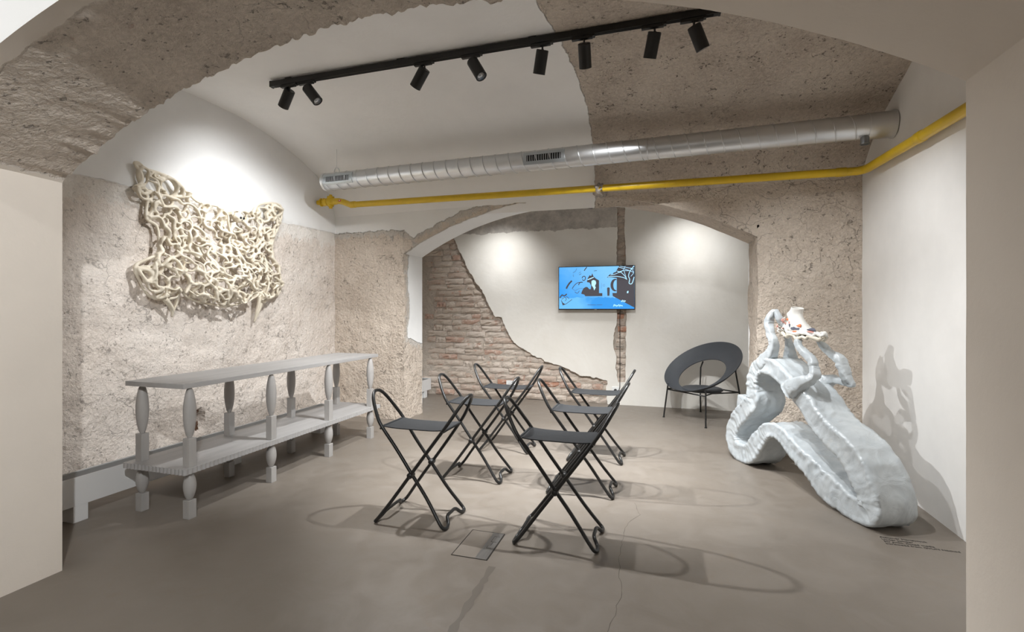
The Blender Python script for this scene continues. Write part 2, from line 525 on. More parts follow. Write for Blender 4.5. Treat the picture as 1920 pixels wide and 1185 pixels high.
mb.add(vs_, [tuple(f) for f in tri])
mb.f += [(i, (i + 1) % N, N + (i + 1) % N, N + i) for i in range(N)]
mb.mi = 1; mb.m = [0] * len(tri) + [1] * N
mpl, t, b = nt('cream_plaster'); co = co_obj(t)
sx = t.nodes.new('ShaderNodeSeparateXYZ'); t.links.new(co, sx.inputs[0])
nz = mth(t, 'MULTIPLY', mth(t, 'SUBTRACT', noise_n(t, co, 6, 8, 0.65), 0.5), 0.10)
gm = mth(t, 'MULTIPLY', maprange(t, mth(t, 'ADD', sx.outputs[2], nz), 2.228, 2.238), maprange(t, sx.outputs[0], -0.50, -0.52))
wv = noise_n(t, co, 1.5, 6, 0.6, 0.8)
wc = mix(t, maprange(t, wv, 0.3, 0.7), (0.72, 0.685, 0.625), (0.79, 0.765, 0.715))
gc = mix(t, maprange(t, noise_n(t, co, 7, 8, 0.7), 0.35, 0.65), (0.36, 0.33, 0.30), (0.55, 0.51, 0.46))
t.links.new(mix(t, gm, wc, gc), b.inputs['Base Color']); b.inputs['Roughness'].default_value = 0.92
bump(t, b, mth(t, 'ADD', noise_n(t, co, 5, 5, 0.6), mth(t, 'MULTIPLY', noise_n(t, co, 22, 6), 0.25)), 0.35, 0.012)
mcore = simple('plaster_core', (0.55, 0.48, 0.41), 0.95, var=0.2, vscale=20, bmp=0.8, bscale=40)
mb.build('plaster_sheet', [mpl, mcore], wall_niche)

# bricks, one object each
mbr, t, b = nt('limewashed_brick'); co = co_obj(t)
oi = t.nodes.new('ShaderNodeObjectInfo')
cr = t.nodes.new('ShaderNodeValToRGB'); t.links.new(oi.outputs['Random'], cr.inputs[0])
cr.color_ramp.interpolation = 'CONSTANT'
els = [(0.0, (0.56, 0.475, 0.40)), (0.22, (0.50, 0.415, 0.345)), (0.42, (0.58, 0.50, 0.43)), (0.62, (0.49, 0.385, 0.315)), (0.78, (0.53, 0.44, 0.375)), (0.90, (0.47, 0.32, 0.25)), (0.965, (0.44, 0.235, 0.16))]
while len(cr.color_ramp.elements) < len(els): cr.color_ramp.elements.new(0.5)
for e_, (p_, c_) in zip(cr.color_ramp.elements, els): e_.position = p_; e_.color = (*c_, 1)
vadd = t.nodes.new('ShaderNodeVectorMath'); vadd.operation = 'ADD'
t.links.new(co, vadd.inputs[0])
cx = t.nodes.new('ShaderNodeCombineXYZ')
t.links.new(mth(t, 'MULTIPLY', oi.outputs['Random'], 37.0), cx.inputs[0]); t.links.new(cx.outputs[0], vadd.inputs[1])
nb = noise_n(t, vadd.outputs[0], 9, 7, 0.68)
c1 = mix(t, maprange(t, nb, 0.56, 0.68, 0, 0.75), cr.outputs[0], (0.40, 0.21, 0.145))
c1 = mix(t, maprange(t, noise_n(t, vadd.outputs[0], 14, 6, 0.7), 0.5, 0.66, 0, 0.7), c1, (0.60, 0.535, 0.465))
t.links.new(c1, b.inputs['Base Color']); b.inputs['Roughness'].default_value = 0.95
bump(t, b, noise_n(t, vadd.outputs[0], 26, 8, 0.72), 0.9, 0.012)
def brick_mesh(L, Hh, k):
    rnd = random.Random(k)
    nx, nz_ = 6, 4
    g = []
    for i in range(nx):
        for j in range(nz_):
            u, v = i / (nx - 1), j / (nz_ - 1)
            x = (u - .5) * L; z = (v - .5) * Hh
            ed = min(u, 1 - u) * L < 0.01 or min(v, 1 - v) * Hh < 0.005
            x += rnd.uniform(-.006, .006); z += rnd.uniform(-.0035, .0035)
            y = rnd.uniform(-.005, .004) + (0.010 if ed else 0.0) + (rnd.uniform(0.0, 0.02) if rnd.random() < .10 else 0)
            g.append((x, y, z))
    mb_ = MB()
    fs = [(i * nz_ + j, (i + 1) * nz_ + j, (i + 1) * nz_ + j + 1, i * nz_ + j + 1) for i in range(nx - 1) for j in range(nz_ - 1)]
    ring = [i * nz_ for i in range(nx)] + [(nx - 1) * nz_ + j for j in range(1, nz_)] + [i * nz_ + nz_ - 1 for i in range(nx - 2, -1, -1)] + [j for j in range(nz_ - 2, 0, -1)]
    base = len(g)
    g2 = [(g[i][0], 0.05, g[i][2]) for i in ring]
    n = len(ring)
    fs += [(ring[i], ring[(i + 1) % n], base + (i + 1) % n, base + i) for i in range(n)]
    mb_.add(g + g2, fs)
    return mb_.mesh('brick', mbr)
stretch = [brick_mesh(0.275, 0.070, k) for k in range(7)]
heads = [brick_mesh(0.132, 0.070, 20 + k) for k in range(6)]
def edge_x(z):
    for (x0, z0), (x1, z1) in zip(edge[:-1], edge[1:]):
        if min(z0, z1) <= z <= max(z0, z1) and z0 != z1: return x0 + (x1 - x0) * (z0 - z) / (z0 - z1)
    return -0.66
course = 0.0815
nbr = 0
for i in range(30):
    z = 0.042 + i * course
    if z > 2.45: break
    xmax = max(edge_x(max(0.001, z - 0.03)), edge_x(min(2.6, z + 0.04))) + 0.02
    x = NX0 + 0.02 + random.uniform(0, 0.25)
    k = i % 2
    while x < xmax:
        hd = (random.random() < 0.42) if i % 2 else (random.random() < 0.22)
        L = 0.132 if hd else 0.275
        o = obj('brick', random.choice(heads if hd else stretch), wall_niche)
        o.location = (x + L / 2, YN + 0.030 + random.uniform(-0.008, 0.012), z + random.uniform(-0.006, 0.006))
        o.rotation_euler = (random.uniform(-.05, .05), random.uniform(-.02, .02) + (math.pi if random.random() < .5 else 0), random.uniform(-.03, .03))
        x += L + random.uniform(0.008, 0.016); nbr += 1
for i in range(27):                                   # bricks seen in the slot
    z = 0.30 + i * course
    o = obj('brick', random.choice(heads), wall_niche)
    o.location = (-0.485 + random.uniform(-.03, .03), YN + 0.036 + random.uniform(-0.01, 0.014), z)
    o.rotation_euler = (random.uniform(-.08, .08), random.uniform(-.05, .05), random.uniform(-.08, .08))

# the bay the camera stands in
for nm, c_, s_ in (('wall_bay_left', (-4.45, -0.8, 1.5), (0.1, 4.0, 3.0)), ('wall_bay_right', (2.55, -0.8, 1.5), (0.1, 4.0, 3.0)),
                   ('wall_bay_rear', (-0.95, -2.75, 1.5), (7.2, 0.1, 3.0)), ('ceiling_bay', (-0.95, -0.85, 3.0), (7.3, 3.9, 0.1))):
    mb = MB(); mb.box(c_, s_); tag(mb.build(nm, M['bay']), kind='structure')

# ------------------------------------------------------------------ track and lamps
mblack = simple('black_metal', (0.018, 0.017, 0.016), 0.42, var=0.1, spec=0.4)
mlens = emit('lamp_lens', (1.0, 0.97, 0.94), 6.0)
mring = simple('lamp_reflector', (0.55, 0.58, 0.62), 0.25, metal=1.0)
TZ, TY = 2.848, 2.945
def rail(name, x0, x1, y, z, label, ztop=None):
    e = empty(name, ((x0 + x1) / 2, y, z))
    tag(e, label, 'track rail')
    L = x1 - x0
    mb = MB(); mb.box((0, 0, 0.02), (L, 0.036, 0.040)); mb.build('profile', mblack, e, bevel=0.003)
    mb = MB(); mb.box((0, -0.006, -0.0015), (L - 0.06, 0.004, 0.004)); mb.box((0, 0.006, -0.0015), (L - 0.06, 0.004, 0.004)); mb.build('conductor_slot', mblack, e)
    for sx_ in (-1, 1):
        mb = MB(); mb.box((sx_ * (L / 2 + 0.002), 0, 0.0195), (0.012, 0.038, 0.043)); mb.build('end_cap', mblack, e, bevel=0.002)
    for k in range(4):
        x = (k - 1.5) * L * 0.3
        top = 0.15 if ztop is None else ztop - z
        mb = MB(); mb.box((x, 0, (0.038 + top) / 2), (0.05, 0.028, top - 0.036)); mb.build('mounting_clip', mblack, e)
    return e
rail('track_rail', -2.765, 0.31, TY, TZ, 'long black lighting track running under the vault', ztop=2.895)

def lamp(x, y, z, dirv, watt, label, group, size=86, blend=0.55, name='track_spotlight'):
    d = Vector(dirv).normalized()
    e = empty(name, (x, y, z)); tag(e, label, 'spotlight', group)
    mb = MB(); mb.box((-0.012, 0, -0.009), (0.125, 0.024, 0.018)); mb.box((0.055, 0, -0.004), (0.02, 0.030, 0.014)); mb.build('adapter', mblack, e, bevel=0.002)
    P = Vector((0, 0, -0.045))
    mb = MB(); mb.lathe([(0.006, 0), (0.006, 0.04)], (0, 0, -0.052), 12); mb.lathe([(0.011, -.006), (0.011, .006)], (0, 0, -0.048), 12, axis=(0, 1, 0)); mb.build('stem', mblack, e, smooth=True, angle=0.7)
    mb = MB()
    L, r = 0.138, 0.038
    o0 = P - d * 0.004
    mb.lathe([(0.0, 0), (r - 0.003, 0), (r, 0.004), (r, L), (r - 0.0035, L), (r - 0.0045, L - 0.018), (0.0, L - 0.018)], o0, 32, axis=d)
    mb.build('housing', mblack, e, smooth=True, angle=0.6)
    mb = MB(); mb.lathe([(r - 0.0046, L - 0.0175), (r - 0.006, L - 0.004), (r - 0.0036, L - 0.001)], o0, 32, axis=d); mb.build('reflector_rim', mring, e, smooth=True)
    mb = MB(); mb.lathe([(0.0, L - 0.0150), (r - 0.007, L - 0.0150), (r - 0.007, L - 0.0165), (0.0, L - 0.0165)], o0, 32, axis=d); mb.build('lens', mlens, e, smooth=True, angle=0.6)
    ld = bpy.data.lights.new('lamp_light', 'SPOT')
    ld.energy = watt; ld.color = LAMP_COL; ld.spot_size = R(size); ld.spot_blend = blend; ld.shadow_soft_size = 0.030
    lo = bpy.data.objects.new('lamp_light', ld); COL.objects.link(lo); lo.parent = e
    lo.location = o0 + d * (L + 0.004)
    lo.rotation_euler = d.to_track_quat('-Z', 'Y').to_euler()
    return e
G = 'black cylinder spotlights on the long track'
lamp(-2.605, TY, TZ, (-0.664, 0.257, -0.70), LAMP_W * 0.13, 'black cylinder spotlight nearest the left end of the track', G, size=104, blend=1.0)
lamp(-2.45, TY, TZ, (0.62, 0.06, -0.78), LAMP_W * 0.68, 'second black spotlight from the left end, tilted to the right', G, size=74)
lamp(-1.51, TY, TZ, (-0.67, 0.245, -0.71), LAMP_W * 0.46, 'third black spotlight from the left end, tilted down to the left', G)
lamp(-1.168, TY, TZ, (0.51, -0.127, -0.85), LAMP_W * 0.22, 'black spotlight with bright white lens showing, mid track', G)
lamp(-0.703, TY, TZ, (-0.27, 0.40, -0.88), LAMP_W * 0.80, 'upright black spotlight just left of the bare stone ceiling', G)
lamp(-0.445, TY, TZ, (-0.03, 0.60, -0.80), LAMP_W * 0.40, 'upright black spotlight just inside the bare stone ceiling', G)
lamp(-0.036, TY, TZ, (-0.22, 0.42, -0.88), LAMP_W * 0.65, 'second black spotlight from the right end, tilted to the left', G)
lamp(0.178, TY, TZ, (0.38, 0.33, -0.86), LAMP_W * 0.29, 'black spotlight at the right end with pale blue lens rim', G, size=96, blend=0.7)
# niche: a short track above the arch crown, out of sight from the room
rail('niche_track_rail', -2.1, 0.7, 5.52, 2.52, 'short black lighting track inside the niche', ztop=2.62)
G2 = 'spotlights inside the niche'
lamp(-1.95, 5.52, 2.52, (-0.10, 0.60, -0.80), NICHE_W * 1.15, 'left black spotlight inside the niche', G2, size=110, blend=1.0)
lamp(-0.75, 5.52, 2.52, (-0.15, -0.1, -0.95), NICHE_W * 1.3, 'middle black spotlight inside the niche', G2, size=110, blend=1.0)
lamp(0.35, 5.52, 2.52, (0.0, 0.62, -0.75), NICHE_W, 'right black spotlight inside the niche', G2, size=110, blend=1.0)
# added soft fill: unseen spots on a like track in the camera's bay
rail('bay_fill_rail', -2.4, 0.6, -0.5, 2.80, 'added unseen black track for the fill lamps in the front bay', ztop=2.95)
G3 = 'added fill spotlights in the front bay'
for x, d, k, sz, nm in ((-2.1, (-0.45, 0.75, -0.22), 0.095, 110, 'left'), (-0.9, (0.0, -0.85, -0.25), 0.34, 120, 'middle'), (0.3, (-0.85, 0.50, -0.45), 0.56, 92, 'right')):
    lamp(x, -0.5, 2.80, d, BAY_FILL_W * k, nm + ' added fill spotlight, unseen in the front bay', G3, size=sz, blend=0.9)

# ------------------------------------------------------------------ spiral duct
mgalv, t, b = nt('galvanised_steel'); co = co_obj(t)
b.inputs['Metallic'].default_value = 1.0
n1 = noise_n(t, co, 4, 2, 0.5)
t.links.new(mix(t, maprange(t, n1, 0.3, 0.7), (0.66, 0.675, 0.69), (0.72, 0.73, 0.74)), b.inputs['Base Color'])
t.links.new(maprange(t, n1, 0.3, 0.7, 0.34, 0.40), b.inputs['Roughness'])
mdark = simple('vent_dark', (0.012, 0.012, 0.013), 0.7)
D0, D1 = Vector((-3.16, 4.062, 2.452)), Vector((1.50, 3.905, 2.452))
duct = empty('spiral_duct', D0); tag(duct, 'galvanised spiral ventilation duct hung below the vault', 'duct')
ax = (D1 - D0).normalized(); LD = (D1 - D0).length; DR = 0.083
side = ax.cross(Vector((0, 0, 1))).normalized(); upv = Vector((0, 0, 1))
mb = MB()
mb.lathe([(DR - 0.003, 0.0), (DR, 0.004), (DR, LD)], (0, 0, 0), 48, axis=ax)
mb.build('duct_shell', mgalv, duct, smooth=True, angle=0.7)
mb = MB(); mb.lathe([(0.0, 0.012), (DR - 0.004, 0.012), (DR - 0.002, -0.004), (DR + 0.003, -0.004), (DR + 0.003, 0.022), (DR, 0.022)], (0, 0, 0), 48, axis=ax); mb.build('end_cap', mgalv, duct, smooth=True, angle=0.6)
turns = LD / 0.118
path = []
for i in range(int(turns * 28)):
    a = 2 * math.pi * i / 28
    path.append(ax * (0.05 + 0.118 * i / 28) + (side * math.cos(a) - upv * math.sin(a)) * (DR + 0.0006))
path = [p for p in path if p.dot(ax) < LD - 0.14]
mb = MB(); mb.tube(path, 0.0046, 6); mb.build('spiral_seam', mgalv, duct, smooth=True)
for xs in (1.92, 3.06):
    mb = MB(); mb.lathe([(DR, -0.006), (DR + 0.0025, -0.004), (DR + 0.0025, 0.004), (DR, 0.006)], ax * xs, 48, axis=ax)
    if xs > 2: mb.build('joint_ring', mgalv, duct, smooth=True)
mb = MB(); mb.lathe([(DR + 0.001, LD - 0.155), (DR + 0.0045, LD - 0.15), (DR + 0.0045, LD - 0.02), (DR + 0.012, LD - 0.004), (DR + 0.012, LD)], (0, 0, 0), 48, axis=ax); mb.build('end_collar', mgalv, duct, smooth=True, angle=0.5)
def grille(x0, n=16, L=0.36):
    # curved frame hugging the duct, facing the room and slightly down
    fwd = -side if side.y > 0 else side
    def pt(sx_, a, r): return ax * (x0 + sx_) + (fwd * math.cos(a) + upv * math.sin(a)) * r
    g = MB()
    aw, ah = 0.30, 0.62
    segs = [(-L / 2 - 0.03, -L / 2, -ah, ah), (L / 2, L / 2 + 0.03, -ah, ah), (-L / 2, L / 2, aw, ah), (-L / 2, L / 2, -ah, -aw)]
    for s0, s1, a0, a1 in segs:
        nn = 6
        vv = []
        for k in range(nn + 1):
            a = a0 + (a1 - a0) * k / nn
            vv += [pt(s0, a, DR + 0.005), pt(s1, a, DR + 0.005), pt(s0, a, DR), pt(s1, a, DR)]
        ff = []
        for k in range(nn):
            i = 4 * k; ff += [(i, i + 1, i + 5, i + 4), (i, i + 4, i + 6, i + 2), (i + 1, i + 3, i + 7, i + 5)]
        ff += [(0, 2, 3, 1), (4 * nn, 4 * nn + 1, 4 * nn + 3, 4 * nn + 2)]
        g.add(vv, ff)
    f = g.build('grille_frame', simple('grille_steel', (0.50, 0.54, 0.57), 0.38, metal=0.7), duct)
    g = MB(); vv = []
    for k in range(7):
        a = -aw + 2 * aw * k / 6; vv += [pt(-L / 2, a, DR + 0.0012), pt(L / 2, a, DR + 0.0012)]
    g.add(vv, [(2 * k, 2 * k + 1, 2 * k + 3, 2 * k + 2) for k in range(6)])
    g.build('opening', mdark, f)
    for k in range(n):
        g = MB(); c0 = -L / 2 + L * (k + 0.5) / n
        g.tube([pt(c0, a, DR + 0.0038) for a in (-aw, -aw / 2, 0, aw / 2, aw)], 0.0032, 5)
        g.build('blade', simple('blade_steel', (0.6, 0.63, 0.66), 0.4, metal=0.6) if k == 0 and 'blade_steel' not in bpy.data.materials else bpy.data.materials['blade_steel'], f)
grille(0.20, 16, 0.27); grille(2.24, 15, 0.29)
mb = MB(); mb.tube([ax * 0.13 + upv * (DR + 0.045), ax * 0.13 + upv * 0.42], 0.0022, 6); mb.build('hanger_rod', mgalv, duct, smooth=True)
mb = MB()
arc = [ax * 0.13 + upv * (DR - 0.004) + ax * (0.03 * math.cos(a)) + upv * (0.052 * math.sin(a)) for a in [math.pi * k / 8 for k in range(9)]]
mb.tube(arc, 0.0045, 6); mb.build('hanger_bracket', mgalv, duct, smooth=True)
fwd = -side if side.y > 0 else side
nz0 = ax * (LD - 0.17) - upv * (DR - 0.02) + fwd * 0.02
mb = MB(); mb.lathe([(0.026, 0.05), (0.026, 0.0), (0.029, -0.002), (0.029, -0.008), (0.024, -0.008), (0.022, 0.01), (0, 0.01)], nz0 - upv * 0.055, 24); mb.build('outlet_nozzle', simple('nozzle_steel', (0.33, 0.345, 0.36), 0.4, metal=0.9), duct, smooth=True, angle=0.5)

# ------------------------------------------------------------------ yellow gas pipe
myel = simple('yellow_paint', (0.70, 0.46, 0.012), 0.38, var=0.08, vscale=8, coat=0.2)
gas = empty('gas_pipe', (-3.5, 4.44, 2.345)); tag(gas, 'yellow painted gas pipe with shut-off valve along the arch wall', 'pipe')
O = Vector((-3.5, 4.44, 2.345))
def rel(*p): return Vector(p) - O
p_main = [(-3.14, 4.42, 2.302), (-0.575, 4.325, 2.262)]
p_right = [(-0.49, 4.322, 2.261), (1.36, 4.255, 2.236), (1.40, 4.245, 2.234), (1.432, 4.215, 2.233), (1.445, 4.17, 2.232), (1.447, 3.4, 2.206), (1.447, 1.60, 2.15)]
mb = MB(); mb.tube([rel(-3.335, 4.425, 2.352), rel(-3.28, 4.425, 2.352), rel(-3.22, 4.424, 2.338), rel(-3.14, 4.42, 2.306), rel(-3.08, 4.418, 2.301), rel(-0.50, 4.322, 2.262)], 0.031, 16); mb.build('pipe', myel, gas, smooth=True, angle=0.8)
mb = MB(); mb.tube([rel(*p) for p in p_right], 0.031, 16); mb.build('pipe', myel, gas, smooth=True, angle=0.8)
for c_, d_ in (((-3.10, 4.419, 2.302), (1, -0.035, -0.01)), ((1.30, 4.257, 2.237), (1, -0.035, 0)), ((1.447, 3.42, 2.207), (0, 1, 0.03))):
    mb = MB(); mb.lathe([(0.032, -0.035), (0.0345, -0.03), (0.0345, 0.03), (0.032, 0.035)], rel(*c_), 18, axis=d_); mb.build('coupling', myel, gas, smooth=True, angle=0.5)
mb = MB()
mb.lathe([(0.030, -0.03), (0.040, -0.022), (0.040, 0.022), (0.030, 0.03)], rel(-3.45, 4.43, 2.352), 18, axis=(1, 0, 0))
mb.lathe([(0.0, -0.075), (0.018, -0.072), (0.018, -0.055), (0.030, -0.052), (0.034, -0.03), (0.034, 0.03), (0.038, 0.036), (0.038, 0.054), (0.016, 0.058), (0.016, 0.074), (0.0, 0.076)], rel(-3.385, 4.43, 2.352), 16)
mb.lathe([(0.036, -0.035), (0.045, -0.02), (0.045, 0.02), (0.036, 0.035), (0.033, 0.08)], rel(-3.385, 4.43, 2.352), 18, axis=(1, 0, 0))
mb.lathe([(0.026, 0), (0.026, 0.06)], rel(-3.548, 4.43, 2.352), 16, axis=(1, 0, 0))
mb.build('shutoff_valve', myel, gas, smooth=True, angle=0.5)
for k in range(2):
    mb = MB(); mb.lathe([(0.041, -0.006), (0.044, -0.004), (0.044, 0.004), (0.041, 0.006)], rel(-3.50 + 0.035 * k, 4.43, 2.352), 18, axis=(1, 0, 0)); mb.build('flange_ring', myel, gas, smooth=True, angle=0.5)
mb = MB(); mb.box(rel(-3.245, 4.392, 2.347), (0.030, 0.003, 0.018)); mb.build('warning_sticker', simple('red_sticker', (0.6, 0.05, 0.03), 0.5), gas)
mb = MB(); mb.box(rel(-3.245, 4.3900, 2.349), (0.012, 0.002, 0.008)); mb.build('sticker_mark', simple('sticker_white', (0.8, 0.8, 0.8), 0.5), gas)
mbgrey = simple('mortar_lump', (0.34, 0.30, 0.26), 0.95, var=0.35, vscale=18, bmp=0.9, bscale=45)
bm = bmesh.new(); bmesh.ops.create_icosphere(bm, subdivisions=4, radius=1)
for v in bm.verts:
    k = 1 + 0.35 * noise.noise(v.co * 2.3) + 0.15 * noise.noise(v.co * 7)
    v.co = Vector((v.co.x * 0.060 * k, v.co.y * 0.14 * k + 0.10, v.co.z * 0.056 * k))
me = bpy.data.meshes.new('mortar_collar'); bm.to_mesh(me); bm.free(); me.materials.append(mbgrey)
me.polygons.foreach_set('use_smooth', [True] * len(me.polygons))
o = obj('mortar_collar', me, wall_back); o.location = (-0.525, 4.315, 2.262)

# ------------------------------------------------------------------ television
tv = empty('television', (-0.785, 6.19, 1.193)); tag(tv, 'wall mounted flat television showing a blue and black graphic', 'television')
TW, THH = 0.955, 0.552
mbez = simple('tv_bezel', (0.012, 0.012, 0.013), 0.35)
mb = MB(); mb.box((0, 0, THH / 2), (TW, 0.03, THH)); mb.build('casing', mbez, tv, bevel=0.004)
mb = MB(); mb.box((0, 0.035, THH / 2), (0.6, 0.05, 0.36)); mb.build('wall_bracket', mbez, tv)
SXW, SXH = TW - 0.016, THH - 0.022
m_scr, t, b = nt('tv_picture'); co = co_obj(t)
sp = t.nodes.new('ShaderNodeSeparateXYZ'); t.links.new(co, sp.inputs[0])
nn = noise_n(t, co, 5, 6, 0.6, 0.5)
f1 = maprange(t, mth(t, 'ADD', mth(t, 'ADD', mth(t, 'MULTIPLY', sp.outputs[0], 1.1), mth(t, 'MULTIPLY', nn, 0.6)), sp.outputs[2]), 0.02, 0.9)
cc = mix(t, f1, (0.03, 0.36, 0.95), (0.23, 0.61, 1.0))
low = maprange(t, mth(t, 'ADD', sp.outputs[2], mth(t, 'MULTIPLY', noise_n(t, co, 25, 4), 0.05)), 0.18, 0.185)
rgt = maprange(t, mth(t, 'ADD', sp.outputs[0], mth(t, 'MULTIPLY', noise_n(t, co, 9, 5), 0.3)), -0.05, 0.12)
cl = mix(t, rgt, (0.16, 0.55, 1.0), (0.025, 0.33, 0.88))
cc = mix(t, low, cl, cc)
t.links.new(cc, b.inputs['Emission Color']); b.inputs['Emission Strength'].default_value = 0.235; m_scr.cycles.emission_sampling = 'NONE'
b.inputs['Base Color'].default_value = (0.02, 0.03, 0.05, 1); b.inputs['Roughness'].default_value = 0.25
screen_z0 = 0.014
mb = MB(); mb.box((0, -0.0155, screen_z0 + SXH / 2), (SXW, 0.002, SXH)); scr = mb.build('screen', m_scr, tv)
m_dk = emit('picture_black', (0.055, 0.05, 0.06), 0.25); m_lt = emit('picture_pale', (0.42, 0.75, 1.0), 0.28)
def S(px_, py_, lift=0.0):
    """coordinates measured on the picture, 0..1410 wide and 0..785 high"""
    return Vector(((px_ - 190) / 1393 * SXW - SXW / 2, -0.0167 - lift, screen_z0 + (1 - (py_ - 212) / 760) * SXH))
def poly(pts, mat, lift=0.0, name='picture_shape'):
    P = [S(x, y, lift) for x, y in pts]
    tr = geometry.tessellate_polygon([[Vector((p.x, p.z, 0)) for p in P]])
    m_ = MB(); n_ = len(P)
    m_.add(P + [p + Vector((0, 0.0006, 0)) for p in P], [tuple(f) for f in tr] + [(i, (i + 1) % n_, n_ + (i + 1) % n_, n_ + i) for i in range(n_)])
    return m_.build(name, mat, scr)
def stroke(pts, w, mat, lift=0.0003, name='picture_stroke'):
    P = spline(pts, 6) if len(pts) > 2 else pts
    L_, R_ = [], []
    for i, p in enumerate(P):
        a = Vector(P[max(0, i - 1)]); c_ = Vector(P[min(len(P) - 1, i + 1)]); d_ = (c_ - a).normalized()
        q = Vector((-d_.y, d_.x)) * w / 2
        L_.append((p[0] + q.x, p[1] + q.y)); R_.append((p[0] - q.x, p[1] - q.y))
    V = [S(x, y, lift) for x, y in L_ + R_]; n_ = len(P)
    m_ = MB(); m_.add(V, [(i, i + 1, n_ + i + 1, n_ + i) for i in range(n_ - 1)])
    return m_.build(name, mat, scr)
poly([(1310, 212), (1582, 212), (1582, 950), (1195, 745), (1190, 690), (1268, 690), (1268, 425), (1180, 410), (1090, 412), (1150, 350), (1190, 360), (1215, 325), (1250, 320), (1275, 270)], m_dk)
arc = [(1240 + 85 * math.cos(a), 550 + 112 * math.sin(a)) for a in [math.pi / 2 - 0.25 + (math.pi + 0.5) * k / 18 for k in range(19)]]
arc2 = [(1258 + 52 * math.cos(a), 550 + 92 * math.sin(a)) for a in [math.pi / 2 - 0.15 + (math.pi + 0.3) * k / 18 for k in range(19)]]
poly(arc + arc2[::-1], m_dk, 0.0002)
poly([(1092, 600), (1104, 590), (1130, 590), (1142, 600), (1136, 740), (1098, 740)], m_dk)
poly([(890, 430), (945, 462), (945, 690), (1006, 690), (1006, 745), (690, 745), (670, 715), (612, 700), (625, 655), (655, 600), (700, 575), (735, 582), (760, 615), (790, 618), (800, 560), (770, 500), (718, 488), (735, 420), (770, 365), (800, 380), (820, 330), (835, 375), (860, 405)], m_dk)
poly([(805, 470), (840, 452), (880, 465), (892, 510), (870, 560), (885, 590), (855, 640), (838, 590), (805, 545)], m_lt, 0.0004)
poly([(730, 440), (790, 415), (850, 395), (845, 410), (790, 435), (735, 452)], m_lt, 0.0004)
for pts, w in (([(435, 460), (385, 510), (345, 570), (330, 605)], 30), ([(718, 218), (690, 250), (668, 282)], 16), ([(530, 235), (500, 290), (455, 315)], 6), ([(462, 345), (466, 388)], 6),
               ([(572, 355), (615, 335)], 7), ([(565, 325), (610, 300)], 5), ([(850, 290), (905, 285)], 8), ([(440, 605), (480, 550), (540, 500), (640, 488)], 12), ([(560, 540), (590, 495), (640, 490)], 16),
               ([(445, 605), (500, 640), (560, 610), (640, 600)], 5), ([(490, 660), (540, 690), (580, 640)], 9), ([(630, 420), (640, 390), (680, 385), (692, 430), (660, 460), (635, 440)], 14),
               ([(205, 775), (245, 720), (290, 735), (340, 700)], 22), ([(230, 820), (270, 880), (310, 890), (440, 800)], 9), ([(240, 800), (300, 760), (330, 800), (300, 830)], 9), ([(330, 745), (380, 785)], 10), ([(680, 700), (720, 630)], 5),
               ([(730, 902), (885, 904)], 7), ([(905, 903), (1005, 902)], 6), ([(990, 505), (990, 610)], 3), ([(1015, 550), (1035, 533), (1052, 552), (1035, 572), (1015, 550)], 3)):
    stroke(pts, w, m_dk)
poly([(225, 800), (262, 860), (310, 890), (260, 912)], m_dk)
for pts, w in (([(1110, 400), (1250, 395), (1380, 415), (1450, 450)], 11), ([(1150, 370), (1250, 350), (1360, 300), (1480, 300)], 9), ([(1270, 300), (1350, 330), (1420, 400), (1450, 455)], 10), ([(1300, 230), (1400, 262), (1500, 300), (1570, 330)], 9),
               ([(1330, 215), (1440, 240), (1575, 270)], 8), ([(1420, 215), (1380, 290), (1300, 335)], 7), ([(1580, 215), (1510, 300), (1480, 390), (1500, 450), (1490, 520), (1540, 525), (1580, 410)], 13), ([(1400, 300), (1440, 430)], 8), ([(1520, 250), (1570, 330), (1520, 400)], 8)):
    stroke(pts, w, m_lt, 0.0005)
poly([(1448, 690), (1455, 660), (1480, 655), (1478, 690), (1462, 698)], m_lt, 0.0004)
for k in range(6): stroke([(1205 + 28 * k, 935 - 10 * (k % 2)), (1222 + 28 * k, 895 + 8 * (k % 3)), (1236 + 28 * k, 930)], 9, m_lt)
for k in range(3): stroke([(1350 + 26 * k, 850), (1375 + 26 * k, 815 + 6 * k)], 15, m_lt)
mb = MB(); mb.box((-0.002, -0.016, 0.0055), (0.028, 0.002, 0.004)); mb.build('maker_mark', simple('pale_mark', (0.6, 0.6, 0.6), 0.4), tv)

# ------------------------------------------------------------------ sockets and the television's cable
mwp = simple('white_plastic', (0.80, 0.80, 0.79), 0.4)
def socket(x, z, label, n, y=YN):
    e = empty('wall_socket', (x, y, z)); tag(e, label, 'socket', 'sockets low on the niche wall')
    mb = MB(); mb.box((0, -0.006, 0), (0.085 * n, 0.014, 0.085)); mb.build('faceplate', mwp, e, bevel=0.004)
    for k in range(n):
        cx_ = (k - (n - 1) / 2) * 0.08
        mb = MB(); mb.lathe([(0.020, 0.0), (0.020, 0.004), (0.017, 0.004), (0.016, 0.001), (0, 0.001)], (cx_, -0.013, 0), 20, axis=(0, -1, 0)); r_ = mb.build('outlet', mwp, e, smooth=True, angle=0.6)
        for sx_ in (-1, 1):
            mb = MB(); mb.lathe([(0.003, 0), (0.003, 0.002), (0, 0.002)], (cx_ + sx_ * 0.009, -0.0135, 0), 8, axis=(0, -1, 0)); mb.build('pin_hole', mdark, r_)
    return e
socket(-1.914, 0.20, 'white double wall socket on the bare brick behind the stools', 2, YN + 0.025)
socket(-0.55, 0.183, 'white wall socket with a black plug, below the television', 1)
cab = empty('power_cable', (-0.55, YN, 0.183)); tag(cab, 'thin black power cable running up the brick slot to the television', 'cable')
